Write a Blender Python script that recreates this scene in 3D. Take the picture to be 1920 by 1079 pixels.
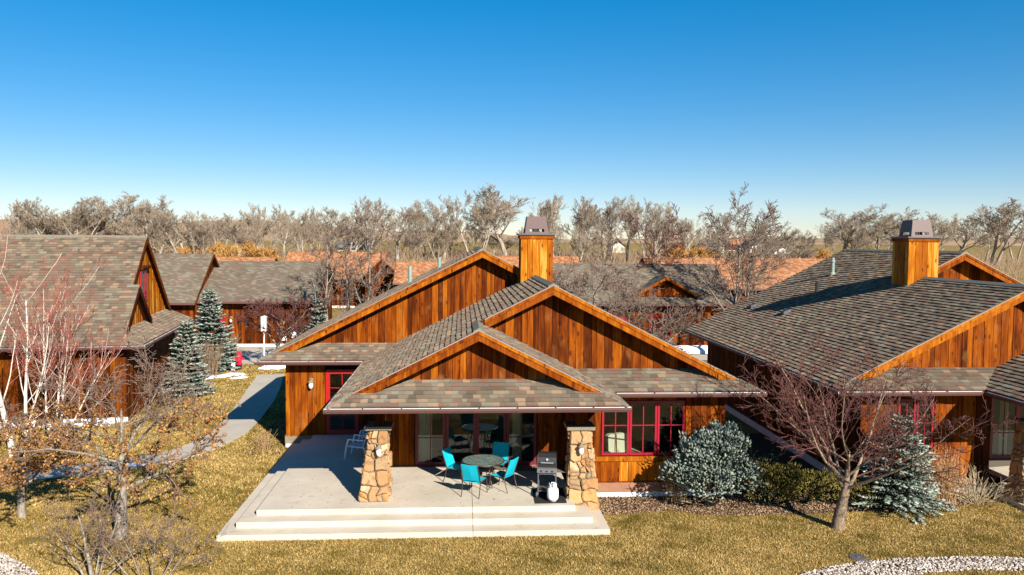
import bpy, math, random
import numpy as np
from mathutils import Vector, Matrix

# ------------------------------------------------------------------ camera, sky, sun, exposure
for o in list(bpy.data.objects):
    bpy.data.objects.remove(o)
scene = bpy.context.scene
COL = scene.collection
RAD = math.radians

CAM_H = 7.0
YAW, PITCH, ROLL, FPX = 0.0647, 0.058, 0.0072, 1484.9
fw = Vector((math.sin(YAW) * math.cos(PITCH), math.cos(YAW) * math.cos(PITCH), -math.sin(PITCH)))
rt = Vector((math.cos(YAW), -math.sin(YAW), 0.0))
up = rt.cross(fw)
cr, sr = math.cos(ROLL), math.sin(ROLL)
right2 = rt * cr + up * sr
up2 = up * cr - rt * sr
cam_data = bpy.data.cameras.new('camera')
cam_data.sensor_width = 36.0
cam_data.lens = 36.0 * FPX / 1920.0
cam_data.clip_start = 0.1
cam_data.clip_end = 30000.0
cam = bpy.data.objects.new('camera', cam_data)
COL.objects.link(cam)
m3 = Matrix((right2, up2, -fw)).transposed()
cam.matrix_world = Matrix.Translation((0, 0, CAM_H)) @ m3.to_4x4()
scene.camera = cam

SUN_VEC = Vector((0.52, -1.0, 0.61)).normalized()      # towards the sun
SUN_EL = math.asin(SUN_VEC.z)
SUN_AZ = math.atan2(SUN_VEC.x, SUN_VEC.y)
world = bpy.data.worlds.new('World')
scene.world = world
world.use_nodes = True
wn = world.node_tree
wn.nodes.clear()
sky = wn.nodes.new('ShaderNodeTexSky')
sky.sky_type = 'NISHITA'
sky.sun_disc = False
sky.sun_elevation = SUN_EL
sky.sun_rotation = SUN_AZ
sky.altitude = 1200.0
sky.air_density = 1.0
sky.dust_density = 0.0
sky.ozone_density = 4.0
hsv = wn.nodes.new('ShaderNodeHueSaturation')
hsv.inputs['Saturation'].default_value = 1.75
bg = wn.nodes.new('ShaderNodeBackground')
bg.inputs['Strength'].default_value = 0.112
wo = wn.nodes.new('ShaderNodeOutputWorld')
gam = wn.nodes.new('ShaderNodeGamma')
gam.inputs['Gamma'].default_value = 0.66
tintn = wn.nodes.new('ShaderNodeMix')
tintn.data_type = 'RGBA'
tintn.blend_type = 'MULTIPLY'
tintn.inputs[0].default_value = 1.0
tintn.inputs[7].default_value = (1.09, 0.985, 1.0, 1.0)
wn.links.new(sky.outputs[0], gam.inputs['Color'])
wn.links.new(gam.outputs[0], hsv.inputs['Color'])
wn.links.new(hsv.outputs[0], tintn.inputs[6])
wn.links.new(tintn.outputs[2], bg.inputs['Color'])
wn.links.new(bg.outputs[0], wo.inputs['Surface'])

sun_data = bpy.data.lights.new('sun', 'SUN')
sun_data.energy = 5.0
sun_data.angle = RAD(0.53)
sun_data.color = (1.0, 0.94, 0.85)
sun = bpy.data.objects.new('sun', sun_data)
COL.objects.link(sun)
sun.rotation_euler = SUN_VEC.to_track_quat('Z', 'Y').to_euler()
sun.location = (20, -40, 40)

scene.view_settings.view_transform = 'Standard'
scene.view_settings.look = 'None'
scene.view_settings.exposure = 1.05
scene.view_settings.gamma = 1.0
scene.view_settings.use_curve_mapping = False
scene.render.engine = 'CYCLES'
scene.cycles.max_bounces = 8
scene.cycles.transparent_max_bounces = 12

G = -0.45                                               # lawn level; the patio top is z = 0

# ------------------------------------------------------------------ helpers
ORG = {}


class MB:
    """collects polygons and links them as one mesh object"""

    def __init__(s, tf=None):
        s.v, s.f, s.m, s.t = [], [], [], []
        s.tf = tf

    def poly(s, pts, mi=0, t=0.5):
        n = len(s.v)
        s.v.extend([tuple(p) for p in pts])
        s.f.append(tuple(range(n, n + len(pts))))
        s.m.append(mi)
        s.t.append(t)

    def prism(s, pts, ext, mi=0, t=0.5, mside=None, mbot=None):
        """closed prism: polygon pts pushed along ext"""
        n = len(s.v)
        k = len(pts)
        e = Vector(ext)
        s.v.extend([tuple(p) for p in pts])
        s.v.extend([tuple(Vector(p) + e) for p in pts])
        s.f.append(tuple(range(n, n + k)))
        s.m.append(mi)
        s.t.append(t)
        s.f.append(tuple(range(n + 2 * k - 1, n + k - 1, -1)))
        s.m.append(mi if mbot is None else mbot)
        s.t.append(t)
        for i in range(k):
            j = (i + 1) % k
            s.f.append((n + i, n + k + i, n + k + j, n + j))
            s.m.append(mi if mside is None else mside)
            s.t.append(t)

    def box(s, x0, x1, y0, y1, z0, z1, mi=0, t=0.5):
        s.prism([(x0, y0, z0), (x1, y0, z0), (x1, y0, z1), (x0, y0, z1)], (0, y1 - y0, 0), mi, t)

    def beam(s, a, b, w, h, mi=0, t=0.5):
        """bar from a to b, w and h: full cross vectors, a and b run along its centre"""
        a, b, w, h = Vector(a), Vector(b), Vector(w) / 2, Vector(h) / 2
        s.prism([a - w - h, a + w - h, a + w + h, a - w + h], b - a, mi, t)

    def tube(s, pts, radii, n=6, mi=0, t=0.5, cap=True):
        pts = [Vector(p) for p in pts]
        k = len(pts)
        base = len(s.v)
        prev = None
        for i, p in enumerate(pts):
            d = (pts[min(i + 1, k - 1)] - pts[max(i - 1, 0)])
            if d.length < 1e-9:
                d = Vector((0, 0, 1))
            d.normalize()
            if prev is None:
                a = d.orthogonal().normalized()
            else:
                a = prev - d * prev.dot(d)
                a = a.normalized() if a.length > 1e-6 else d.orthogonal().normalized()
            prev = a
            b = d.cross(a)
            for q in range(n):
                an = 2 * math.pi * q / n
                s.v.append(tuple(p + (a * math.cos(an) + b * math.sin(an)) * radii[i]))
        for i in range(k - 1):
            for q in range(n):
                r = (q + 1) % n
                s.f.append((base + i * n + q, base + i * n + r, base + (i + 1) * n + r, base + (i + 1) * n + q))
                s.m.append(mi)
                s.t.append(t)
        if cap:
            s.f.append(tuple(base + q for q in range(n - 1, -1, -1)))
            s.f.append(tuple(base + (k - 1) * n + q for q in range(n)))
            s.m += [mi, mi]
            s.t += [t, t]

    def lathe(s, prof, c, n=20, mi=0, t=0.5, ax=None):
        """prof: (radius, height) pairs round the upright axis through c"""
        base = len(s.v)
        c = Vector(c)
        for r, z in prof:
            for q in range(n):
                an = 2 * math.pi * q / n
                p = Vector((r * math.cos(an), r * math.sin(an), z))
                if ax is not None:
                    p = ax @ p
                s.v.append(tuple(c + p))
        for i in range(len(prof) - 1):
            for q in range(n):
                r2 = (q + 1) % n
                s.f.append((base + i * n + q, base + i * n + r2, base + (i + 1) * n + r2, base + (i + 1) * n + q))
                s.m.append(mi)
                s.t.append(t)
        s.f.append(tuple(base + q for q in range(n - 1, -1, -1)))
        s.f.append(tuple(base + (len(prof) - 1) * n + q for q in range(n)))
        s.m += [mi, mi]
        s.t += [t, t]

    def build(s, name, mats, parent=None, smooth=False, kind=None):
        if not isinstance(mats, (list, tuple)):
            mats = [mats]
        V = s.v
        F = s.f
        if s.tf is not None:
            V = [s.tf(p) for p in V]
            F = [f[::-1] for f in F]
        org = ORG.get(parent.name, (0, 0, 0)) if parent is not None else (0, 0, 0)
        if org != (0, 0, 0):
            V = [(p[0] - org[0], p[1] - org[1], p[2] - org[2]) for p in V]
        me = bpy.data.meshes.new(name)
        me.from_pydata(V, [], F)
        for m in mats:
            me.materials.append(m)
        if len(mats) > 1:
            me.polygons.foreach_set('material_index', s.m)
        at = me.attributes.new('tint', 'FLOAT', 'FACE')
        at.data.foreach_set('value', s.t)
        if smooth:
            me.polygons.foreach_set('use_smooth', [True] * len(F))
        o = bpy.data.objects.new(name, me)
        COL.objects.link(o)
        if parent is not None:
            o.parent = parent
            ORG[o.name] = org
        if kind:
            o['kind'] = kind
        return o


def np_mesh(name, V, F, mats, tint=None, parent=None, smooth=False, kind=None):
    """V (n,3), F (m,3 or 4) numpy arrays -> one mesh object"""
    me = bpy.data.meshes.new(name)
    k = F.shape[1]
    me.vertices.add(len(V))
    me.vertices.foreach_set('co', np.ascontiguousarray(V, dtype=np.float32).ravel())
    me.loops.add(F.size)
    me.loops.foreach_set('vertex_index', np.ascontiguousarray(F, dtype=np.int32).ravel())
    me.polygons.add(len(F))
    me.polygons.foreach_set('loop_start', np.arange(0, F.size, k, dtype=np.int32))
    me.polygons.foreach_set('loop_total', np.full(len(F), k, dtype=np.int32))
    me.update(calc_edges=True)
    me.validate()
    if not isinstance(mats, (list, tuple)):
        mats = [mats]
    for m in mats:
        me.materials.append(m)
    if tint is not None and len(me.polygons) == len(tint):
        at = me.attributes.new('tint', 'FLOAT', 'FACE')
        at.data.foreach_set('value', np.ascontiguousarray(tint, dtype=np.float32))
    if smooth:
        me.polygons.foreach_set('use_smooth', np.ones(len(me.polygons), dtype=bool))
    o = bpy.data.objects.new(name, me)
    COL.objects.link(o)
    if parent is not None:
        o.parent = parent
    if kind:
        o['kind'] = kind
    return o


def tag(o, label=None, cat=None, group=None, kind=None):
    if label:
        o['label'] = label
    if cat:
        o['category'] = cat
    if group:
        o['group'] = group
    if kind:
        o['kind'] = kind
    return o


def empty(name, loc, label=None, cat=None, group=None, rz=0.0):
    o = bpy.data.objects.new(name, None)
    o.empty_display_size = 0.2
    COL.objects.link(o)
    o.location = loc
    o.rotation_euler = (0, 0, rz)
    ORG[o.name] = (0, 0, 0)
    tag(o, label, cat, group)
    return o


# ------------------------------------------------------------------ materials
class NT:
    def __init__(s, name):
        s.mat = bpy.data.materials.new(name)
        s.mat.use_nodes = True
        s.t = s.mat.node_tree
        s.t.nodes.clear()
        s.out = s.n('ShaderNodeOutputMaterial')
        s.b = s.n('ShaderNodeBsdfPrincipled')
        s.l(s.b.outputs[0], s.out.inputs['Surface'])

    def n(s, typ, **kw):
        nd = s.t.nodes.new(typ)
        for k, v in kw.items():
            setattr(nd, k, v)
        return nd

    def l(s, a, b):
        s.t.links.new(a, b)

    def val(s, sock, v):
        if hasattr(v, 'bl_idname') or hasattr(v, 'is_linked'):
            s.l(v, sock)
        else:
            sock.default_value = v

    def math(s, op, a, b=None, c=None, clamp=False):
        nd = s.n('ShaderNodeMath', operation=op, use_clamp=clamp)
        s.val(nd.inputs[0], a)
        if b is not None:
            s.val(nd.inputs[1], b)
        if c is not None:
            s.val(nd.inputs[2], c)
        return nd.outputs[0]

    def coord(s, scale=(1, 1, 1), kind='Object', off=None):
        tc = s.n('ShaderNodeTexCoord')
        src = tc.outputs[kind]
        if off is not None:
            va = s.n('ShaderNodeVectorMath', operation='ADD')
            s.l(src, va.inputs[0])
            s.l(off, va.inputs[1])
            src = va.outputs[0]
        mp = s.n('ShaderNodeMapping')
        mp.inputs['Scale'].default_value = scale
        s.l(src, mp.inputs['Vector'])
        return mp.outputs[0]

    def noise(s, vec, scale, detail=4.0, rough=0.55, dist=0.0, out='Fac'):
        nd = s.n('ShaderNodeTexNoise')
        s.l(vec, nd.inputs['Vector'])
        nd.inputs['Scale'].default_value = scale
        nd.inputs['Detail'].default_value = detail
        nd.inputs['Roughness'].default_value = rough
        nd.inputs['Distortion'].default_value = dist
        return nd.outputs[out]

    def ramp(s, fac, stops, interp='LINEAR'):
        nd = s.n('ShaderNodeValToRGB')
        cr_ = nd.color_ramp
        cr_.interpolation = interp
        while len(cr_.elements) < len(stops):
            cr_.elements.new(0.5)
        for e, (p, c) in zip(cr_.elements, stops):
            e.position = p
            e.color = (c[0], c[1], c[2], 1.0)
        s.l(fac, nd.inputs[0])
        return nd.outputs[0]

    def mix(s, fac, a, b, mode='MIX'):
        nd = s.n('ShaderNodeMix', data_type='RGBA', blend_type=mode)
        s.val(nd.inputs[0], fac)
        for sock, v in ((nd.inputs[6], a), (nd.inputs[7], b)):
            if isinstance(v, (tuple, list)):
                sock.default_value = (v[0], v[1], v[2], 1.0)
            else:
                s.l(v, sock)
        return nd.outputs[2]

    def bump(s, h, strength=0.3, dist=0.02):
        nd = s.n('ShaderNodeBump')
        nd.inputs['Strength'].default_value = strength
        nd.inputs['Distance'].default_value = dist
        s.l(h, nd.inputs['Height'])
        s.l(nd.outputs[0], s.b.inputs['Normal'])

    def fin(s, color, rough=0.7, spec=0.3, metal=0.0):
        if isinstance(color, (tuple, list)):
            s.b.inputs['Base Color'].default_value = (color[0], color[1], color[2], 1.0)
        else:
            s.l(color, s.b.inputs['Base Color'])
        s.val(s.b.inputs['Roughness'], rough)
        s.b.inputs['Specular IOR Level'].default_value = spec
        s.b.inputs['Metallic'].default_value = metal
        return s.mat


def plain(name, col, rough=0.6, spec=0.3, metal=0.0, var=0.12, scale=6.0):
    m = NT(name)
    nz = m.noise(m.coord(), scale, 3)
    f = m.math('MULTIPLY_ADD', nz, var * 2, 1.0 - var)
    c = m.mix(1.0, col, f, 'MULTIPLY')
    return m.fin(c, rough, spec, metal)


WOOD = [(0.0, (0.024, 0.0054, 0.0007)), (0.26, (0.078, 0.0145, 0.0010)), (0.5, (0.190, 0.0400, 0.0016)),
        (0.72, (0.290, 0.0800, 0.0030)), (0.90, (0.390, 0.135, 0.0070)), (1.0, (0.48, 0.235, 0.035))]


def wood_mat(name, gain=1.0, bias=0.0, per='object'):
    m = NT(name)
    if per == 'object':
        oi = m.n('ShaderNodeObjectInfo')
        rnd = oi.outputs['Random']
        groove = None
    else:                                             # planks told apart by position only (far walls)
        tc = m.n('ShaderNodeTexCoord')
        sp = m.n('ShaderNodeSeparateXYZ')
        m.l(tc.outputs['Object'], sp.inputs[0])
        u = m.math('MULTIPLY', m.math('ADD', sp.outputs[0], sp.outputs[1]), 4.6)
        wnz = m.n('ShaderNodeTexWhiteNoise', noise_dimensions='1D')
        m.l(m.math('FLOOR', u), wnz.inputs['W'])
        rnd = wnz.outputs['Value']
        groove = m.math('LESS_THAN', m.math('FRACT', u), 0.09)
    cm = m.n('ShaderNodeCombineXYZ')
    for i, k in enumerate((37.0, 53.0, 71.0)):
        m.l(m.math('MULTIPLY', rnd, k), cm.inputs[i])
    off = cm.outputs[0]
    g1 = m.noise(m.coord((7, 7, 0.75), off=off), 1.0, 4, 0.6, 0.6)
    g2 = m.noise(m.coord((46, 46, 1.6), off=off), 1.0, 3, 0.6, 0.3)
    big = m.noise(m.coord((1.2, 1.2, 1.0), off=off), 1.0, 2)
    f = m.math('MULTIPLY_ADD', rnd, 0.44, -0.22 + bias)
    f = m.math('MULTIPLY_ADD', g1, 1.05, m.math('SUBTRACT', f, 0.09))
    f = m.math('MULTIPLY_ADD', g2, 0.46, m.math('SUBTRACT', f, 0.23))
    f = m.math('MULTIPLY_ADD', m.math('SUBTRACT', big, 0.5), 0.35, f)
    col = m.ramp(f, WOOD)
    vo = m.n('ShaderNodeTexVoronoi', feature='F1')
    kn = m.coord((5.2, 5.2, 2.0), off=off)
    m.l(kn, vo.inputs['Vector'])
    vo.inputs['Scale'].default_value = 1.0
    ring = m.n('ShaderNodeMapRange')
    ring.interpolation_type = 'SMOOTHSTEP'
    m.l(vo.outputs['Distance'], ring.inputs[0])
    ring.inputs[1].default_value = 0.09
    ring.inputs[2].default_value = 0.22
    ring.inputs[3].default_value = 0.80
    ring.inputs[4].default_value = 0.0
    col = m.mix(ring.outputs[0], col, (0.035, 0.007, 0.002))
    fade = m.ramp(m.noise(m.coord((1.6, 1.6, .9), off=off), 1.0, 4, .65), [(.56, (0, 0, 0)), (.74, (1, 1, 1))])
    col = m.mix(m.math('MULTIPLY', fade, .45), col, (0.30, 0.145, 0.045))
    if groove is not None:
        col = m.mix(m.math('MULTIPLY', groove, 0.85), col, (0.02, 0.005, 0.002))
    if gain != 1.0:
        col = m.mix(1.0, col, (gain, gain, gain), 'MULTIPLY')
    m.bump(g2, 0.25, 0.006)
    return m.fin(col, 0.7, 0.06)


def tint_mat(name, stops, interp='LINEAR', rough=0.8, spec=0.15, nscale=25.0, namt=0.25, trans=0.0):
    m = NT(name)
    at = m.n('ShaderNodeAttribute', attribute_name='tint')
    col = m.ramp(at.outputs['Fac'], stops, interp)
    nz = m.noise(m.coord(), nscale, 3, 0.6)
    f = m.math('MULTIPLY_ADD', nz, namt * 2, 1.0 - namt)
    col = m.mix(1.0, col, f, 'MULTIPLY')
    mat = m.fin(col, rough, spec)
    if trans > 0:
        tr = m.n('ShaderNodeBsdfTranslucent')
        m.l(col, tr.inputs['Color'])
        mx = m.n('ShaderNodeMixShader')
        mx.inputs[0].default_value = trans
        m.l(m.b.outputs[0], mx.inputs[1])
        m.l(tr.outputs[0], mx.inputs[2])
        m.l(mx.outputs[0], m.out.inputs['Surface'])
    return mat


SH = [(0.132, 0.102, 0.072), (0.158, 0.128, 0.092), (0.150, 0.090, 0.064), (0.232, 0.160, 0.102), (0.180, 0.160, 0.118),
      (0.098, 0.077, 0.056), (0.138, 0.110, 0.078)]


def shingle_mat(name):
    m = NT(name)
    at = m.n('ShaderNodeAttribute', attribute_name='tint')
    k = len(SH)
    col = m.ramp(at.outputs['Fac'], [(i / k, c) for i, c in enumerate(SH)], 'CONSTANT')
    gr = m.noise(m.coord(), 95.0, 2, 0.7)
    wz = m.noise(m.coord(), 0.8, 3, 0.6)
    f = m.math('ADD', m.math('MULTIPLY_ADD', gr, 0.9, 0.35), m.math('MULTIPLY_ADD', wz, 0.5, -0.2))
    col = m.mix(1.0, col, f, 'MULTIPLY')
    m.b.inputs['Diffuse Roughness'].default_value = 1.0
    return m.fin(col, 0.95, 0.05)


def brick_roof_mat(name, cols, w=0.26, h=0.165, zs=2.24):
    """roof too far off to tell its pieces: courses and tabs in the material"""
    m = NT(name)
    tc = m.n('ShaderNodeTexCoord')
    sp = m.n('ShaderNodeSeparateXYZ')
    m.l(tc.outputs['Object'], sp.inputs[0])
    zz = m.math('MULTIPLY', sp.outputs[2], zs)
    row = m.math('FLOOR', m.math('DIVIDE', zz, h))
    xx = m.math('ADD', m.math('ADD', sp.outputs[0], sp.outputs[1]), m.math('MULTIPLY', row, 0.37))
    cx_ = m.math('FLOOR', m.math('DIVIDE', xx, w))
    cb = m.n('ShaderNodeCombineXYZ')
    m.l(cx_, cb.inputs[0])
    m.l(row, cb.inputs[1])
    wnz = m.n('ShaderNodeTexWhiteNoise', noise_dimensions='2D')
    m.l(cb.outputs[0], wnz.inputs['Vector'])
    k = len(cols)
    col = m.ramp(wnz.outputs['Value'], [(i / k, c) for i, c in enumerate(cols)], 'CONSTANT')
    ln = m.math('LESS_THAN', m.math('FRACT', m.math('DIVIDE', zz, h)), 0.16)
    col = m.mix(m.math('MULTIPLY', ln, 0.55), col, (0.03, 0.026, 0.022))
    nz = m.noise(m.coord(), 1.2, 3)
    col = m.mix(1.0, col, m.math('MULTIPLY_ADD', nz, 0.7, 0.65), 'MULTIPLY')
    return m.fin(col, 0.95, 0.08)


def stone_mat():
    m = NT('flagstone')
    oi = m.n('ShaderNodeObjectInfo')
    rnd = oi.outputs['Random']
    cm = m.n('ShaderNodeCombineXYZ')
    for i, k in enumerate((31.0, 47.0, 59.0)):
        m.l(m.math('MULTIPLY', rnd, k), cm.inputs[i])
    v = m.coord((1, 1, 1), off=cm.outputs[0])
    n1 = m.noise(v, 4.5, 5, 0.65, 0.8)
    n2 = m.noise(v, 22.0, 4, 0.7)
    base = m.ramp(rnd, [(0.0, (0.30, 0.165, 0.070)), (0.3, (0.40, 0.25, 0.13)), (0.5, (0.27, 0.185, 0.105)),
                        (0.7, (0.46, 0.29, 0.15)), (0.88, (0.42, 0.205, 0.052)), (1.0, (0.52, 0.39, 0.26))])
    dark = m.ramp(n1, [(0.30, (0.55, 0.46, 0.36)), (0.5, (1, 1, 1)), (0.72, (1.15, 0.82, 0.5))])
    col = m.mix(1.0, base, dark, 'MULTIPLY')
    col = m.mix(1.0, col, m.math('MULTIPLY_ADD', n2, 0.9, 0.55), 'MULTIPLY')
    m.bump(n2, 0.6, 0.02)
    return m.fin(col, 0.9, 0.15)


def concrete_mat(name, col=(0.50, 0.43, 0.335)):
    m = NT(name)
    v = m.coord()
    a = m.noise(v, 0.9, 5, 0.6)
    b = m.noise(v, 60.0, 2, 0.7)
    c_ = m.noise(m.coord((1.0, 1.0, 6.0)), 3.0, 4, 0.65, 1.0)
    f = m.math('ADD', m.math('MULTIPLY_ADD', a, 0.5, 0.66), m.math('MULTIPLY_ADD', b, 0.18, 0.0))
    cc = m.mix(1.0, col, f, 'MULTIPLY')
    st = m.ramp(c_, [(0.57, (0, 0, 0)), (0.74, (1, 1, 1))])
    cc = m.mix(m.math('MULTIPLY', st, 0.42), cc, (0.23, 0.16, 0.10))
    m.bump(b, 0.15, 0.004)
    return m.fin(cc, 0.85, 0.2)


def ground_mat():
    m = NT('dry_lawn')
    v = m.coord()
    a = m.noise(v, 0.35, 5, 0.62)
    b = m.noise(v, 3.0, 5, 0.7)
    c_ = m.noise(v, 26.0, 4, 0.75)
    far = m.noise(v, 0.02, 4, 0.6)
    f = m.math('ADD', m.math('MULTIPLY', a, 0.55), m.math('MULTIPLY', b, 0.45))
    col = m.ramp(f, [(0.36, (0.10, 0.080, 0.014)), (0.47, (0.215, 0.145, 0.034)), (0.58, (0.33, 0.215, 0.066)), (0.70, (0.42, 0.28, 0.10))])
    col = m.mix(m.math('MULTIPLY', far, 0.5), col, (0.30, 0.215, 0.10))
    col = m.mix(1.0, col, m.math('MULTIPLY_ADD', c_, 1.3, 0.30), 'MULTIPLY')
    m.bump(c_, 0.8, 0.05)
    return m.fin(col, 0.95, 0.05)


def glass_mat():
    m = NT('window_glass')
    tr = m.n('ShaderNodeBsdfTransparent')
    tr.inputs['Color'].default_value = (0.74, 0.79, 0.74, 1)
    gl = m.n('ShaderNodeBsdfGlossy')
    gl.inputs['Roughness'].default_value = 0.02
    gl.inputs['Color'].default_value = (0.9, 0.95, 0.92, 1)
    fr = m.n('ShaderNodeFresnel')
    fr.inputs['IOR'].default_value = 1.5
    mx = m.n('ShaderNodeMixShader')
    m.l(m.math('MULTIPLY_ADD', fr.outputs[0], 1.3, 0.02, clamp=True), mx.inputs[0])
    m.l(tr.outputs[0], mx.inputs[1])
    m.l(gl.outputs[0], mx.inputs[2])
    m.l(mx.outputs[0], m.out.inputs['Surface'])
    return m.mat


M = {}
M['wood'] = wood_mat('stained_board', bias=-0.03)
M['wood_light'] = wood_mat('stained_board_golden', bias=0.29)
M['trim'] = wood_mat('stained_trim', bias=0.12)
M['trim_dark'] = wood_mat('stained_trim_brown', gain=0.55)
M['planks'] = wood_mat('plank_siding', per='pos', bias=-0.14)  # same wood as the boards, colour lowered to deepen the shaded side walls
M['weathered'] = plain('weathered_skirt_board', (0.27, 0.13, 0.075), 0.8, var=0.3, scale=9)
M['backing'] = plain('wall_backing', (0.018, 0.008, 0.004), 0.9, 0.1)
M['soffit'] = plain('soffit_stain', (0.060, 0.020, 0.008), 0.8, 0.1)
M['shingle'] = shingle_mat('asphalt_shingle')
M['roof_far'] = brick_roof_mat('shingle_roof', [SH[1], SH[0], SH[6], SH[2], SH[4], SH[0]])
M['shake_far'] = brick_roof_mat('cedar_shake_roof', [(0.31, 0.125, 0.05), (0.37, 0.165, 0.075), (0.26, 0.10, 0.042), (0.42, 0.21, 0.11)], 0.22, 0.22)
M['cap'] = plain('ridge_cap_shingle', (0.17, 0.155, 0.115), 0.95, 0.08, var=0.35, scale=14)
M['gutter'] = plain('gutter_paint', (0.105, 0.052, 0.045), 0.45, 0.4, var=0.15)
M['gutter_in'] = plain('gutter_metal', (0.62, 0.60, 0.58), 0.55, 0.4, var=0.12, scale=3)
M['drip'] = plain('drip_edge_metal', (0.24, 0.19, 0.15), 0.5, 0.4)
M['stone'] = stone_mat()
M['mortar'] = plain('mortar', (0.17, 0.125, 0.08), 0.95, 0.1, var=0.3)
M['capstone'] = plain('cap_stone', (0.21, 0.165, 0.11), 0.9, 0.2, var=0.3, scale=10)
M['concrete'] = concrete_mat('patio_concrete')
M['path'] = concrete_mat('path_concrete', (0.42, 0.37, 0.30))
M['foundation'] = plain('foundation_concrete', (0.62, 0.60, 0.57), 0.85, 0.2, var=0.15)
M['ground'] = ground_mat()
M['glass'] = glass_mat()
M['red'] = plain('crimson_frame', (0.27, 0.0055, 0.019), 0.4, 0.4, var=0.08)
M['redoor'] = plain('red_door_paint', (0.33, 0.007, 0.007), 0.4, 0.4, var=0.08)
M['maroon'] = plain('maroon_frame', (0.155, 0.016, 0.020), 0.45, 0.35, var=0.1)
M['white'] = plain('white_paint', (0.78, 0.77, 0.73), 0.5, 0.3, var=0.05)
M['cream'] = plain('cream_fabric', (0.62, 0.60, 0.47), 0.9, 0.1, var=0.08)
M['room'] = plain('interior_wall', (0.16, 0.14, 0.105), 0.9, 0.1)
M['teal'] = plain('teal_sling', (0.002, 0.36, 0.46), 0.75, 0.2, var=0.06, scale=20)
M['bronze'] = plain('bronze_tube', (0.045, 0.026, 0.020), 0.4, 0.5, var=0.1)
M['black'] = plain('black_enamel', (0.018, 0.018, 0.020), 0.38, 0.5, var=0.2, scale=12)
M['darkgrey'] = plain('dark_grey_metal', (0.085, 0.085, 0.09), 0.4, 0.5, var=0.2, scale=12)
M['steel'] = plain('steel', (0.45, 0.45, 0.44), 0.35, 0.5, 0.6)
M['tank'] = plain('tank_paint', (0.80, 0.79, 0.77), 0.35, 0.5, var=0.05)
M['rubber'] = plain('rubber_mat', (0.022, 0.022, 0.022), 0.9, 0.2, var=0.3, scale=30)
M['plastic'] = plain('white_plastic', (0.62, 0.68, 0.74), 0.4, 0.4, var=0.04)
M['shroud'] = plain('brown_sheet_metal', (0.095, 0.052, 0.045), 0.5, 0.4, var=0.12, scale=5)
M['lead'] = plain('vent_pipe', (0.21, 0.27, 0.23), 0.6, 0.3, var=0.2)
M['globe'] = plain('frosted_globe', (0.8, 0.78, 0.7), 0.3, 0.5, var=0.02)
M['hydrant'] = plain('hydrant_red', (0.60, 0.012, 0.035), 0.4, 0.4, var=0.08)
M['snow'] = plain('snow', (0.86, 0.88, 0.92), 0.7, 0.3, var=0.06, scale=4)
M['mulch'] = plain('bark_mulch', (0.095, 0.055, 0.030), 0.95, 0.05, var=0.6, scale=30)
M['redprint'] = plain('red_print', (0.60, 0.08, 0.10), 0.6)


def tabletop_mat():
    m = NT('tempered_tabletop')
    nz = m.noise(m.coord(), 9.0, 4, 0.65, 1.5)
    col = m.ramp(nz, [(0.30, (0.050, 0.085, 0.075)), (0.5, (0.12, 0.17, 0.14)), (0.70, (0.30, 0.34, 0.28))])
    return m.fin(col, 0.22, 0.6)


M['tabletop'] = tabletop_mat()


def bark_mat(name, a, b, scale=8.0):
    m = NT(name)
    nz = m.noise(m.coord((3, 3, 0.7)), scale, 4, 0.65, 0.5)
    col = m.ramp(nz, [(0.32, a), (0.68, b)])
    m.bump(nz, 0.5, 0.03)
    return m.fin(col, 0.9, 0.15)


M['bark'] = bark_mat('bark_grey', (0.10, 0.080, 0.060), (0.34, 0.29, 0.23))
M['bark_far'] = bark_mat('bark_cottonwood', (0.20, 0.16, 0.12), (0.42, 0.35, 0.28), 1.0)
M['twig_far'] = plain('twig_cottonwood', (0.31, 0.240, 0.172), 0.9, 0.1, var=0.4, scale=0.25)
M['twig_orange'] = plain('twig_willow', (0.48, 0.25, 0.070), 0.9, 0.1, var=0.3, scale=0.6)
M['twig_brown'] = plain('twig_brush', (0.27, 0.185, 0.115), 0.9, 0.1, var=0.35, scale=0.4)
M['twig_grey'] = plain('twig_grey', (0.175, 0.122, 0.092), 0.9, 0.1, var=0.35, scale=2)
M['twig_purple'] = plain('twig_crab', (0.112, 0.045, 0.036), 0.8, 0.2, var=0.35, scale=3)
M['bark_crab'] = bark_mat('bark_crab', (0.10, 0.065, 0.042), (0.33, 0.24, 0.16))
M['birch'] = bark_mat('bark_pale', (0.40, 0.34, 0.28), (0.72, 0.64, 0.55), 5)
M['twig_red'] = plain('twig_red', (0.30, 0.095, 0.065), 0.8, 0.2, var=0.35, scale=3)
M['twig_dry'] = plain('twig_dry', (0.40, 0.25, 0.13), 0.9, 0.1, var=0.4, scale=5)
M['leaf_dry'] = tint_mat('dry_leaf', [(0.0, (0.17, 0.062, 0.014)), (0.5, (0.37, 0.165, 0.040)), (1.0, (0.56, 0.31, 0.10))], trans=0.2)
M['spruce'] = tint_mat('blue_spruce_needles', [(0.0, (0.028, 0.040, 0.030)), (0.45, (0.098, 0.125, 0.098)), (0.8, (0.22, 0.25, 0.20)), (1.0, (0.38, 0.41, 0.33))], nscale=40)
M['spruce_in'] = plain('spruce_inner', (0.016, 0.020, 0.015), 0.95, 0.05)
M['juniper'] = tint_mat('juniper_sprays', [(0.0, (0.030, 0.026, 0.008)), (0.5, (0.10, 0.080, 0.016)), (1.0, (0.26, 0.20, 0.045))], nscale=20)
M['grass'] = tint_mat('grass_blade', [(0.0, (0.060, 0.062, 0.008)), (0.28, (0.17, 0.125, 0.022)), (0.6, (0.39, 0.255, 0.070)), (1.0, (0.66, 0.47, 0.19))], nscale=6, namt=0.2, trans=0.25)
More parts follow.
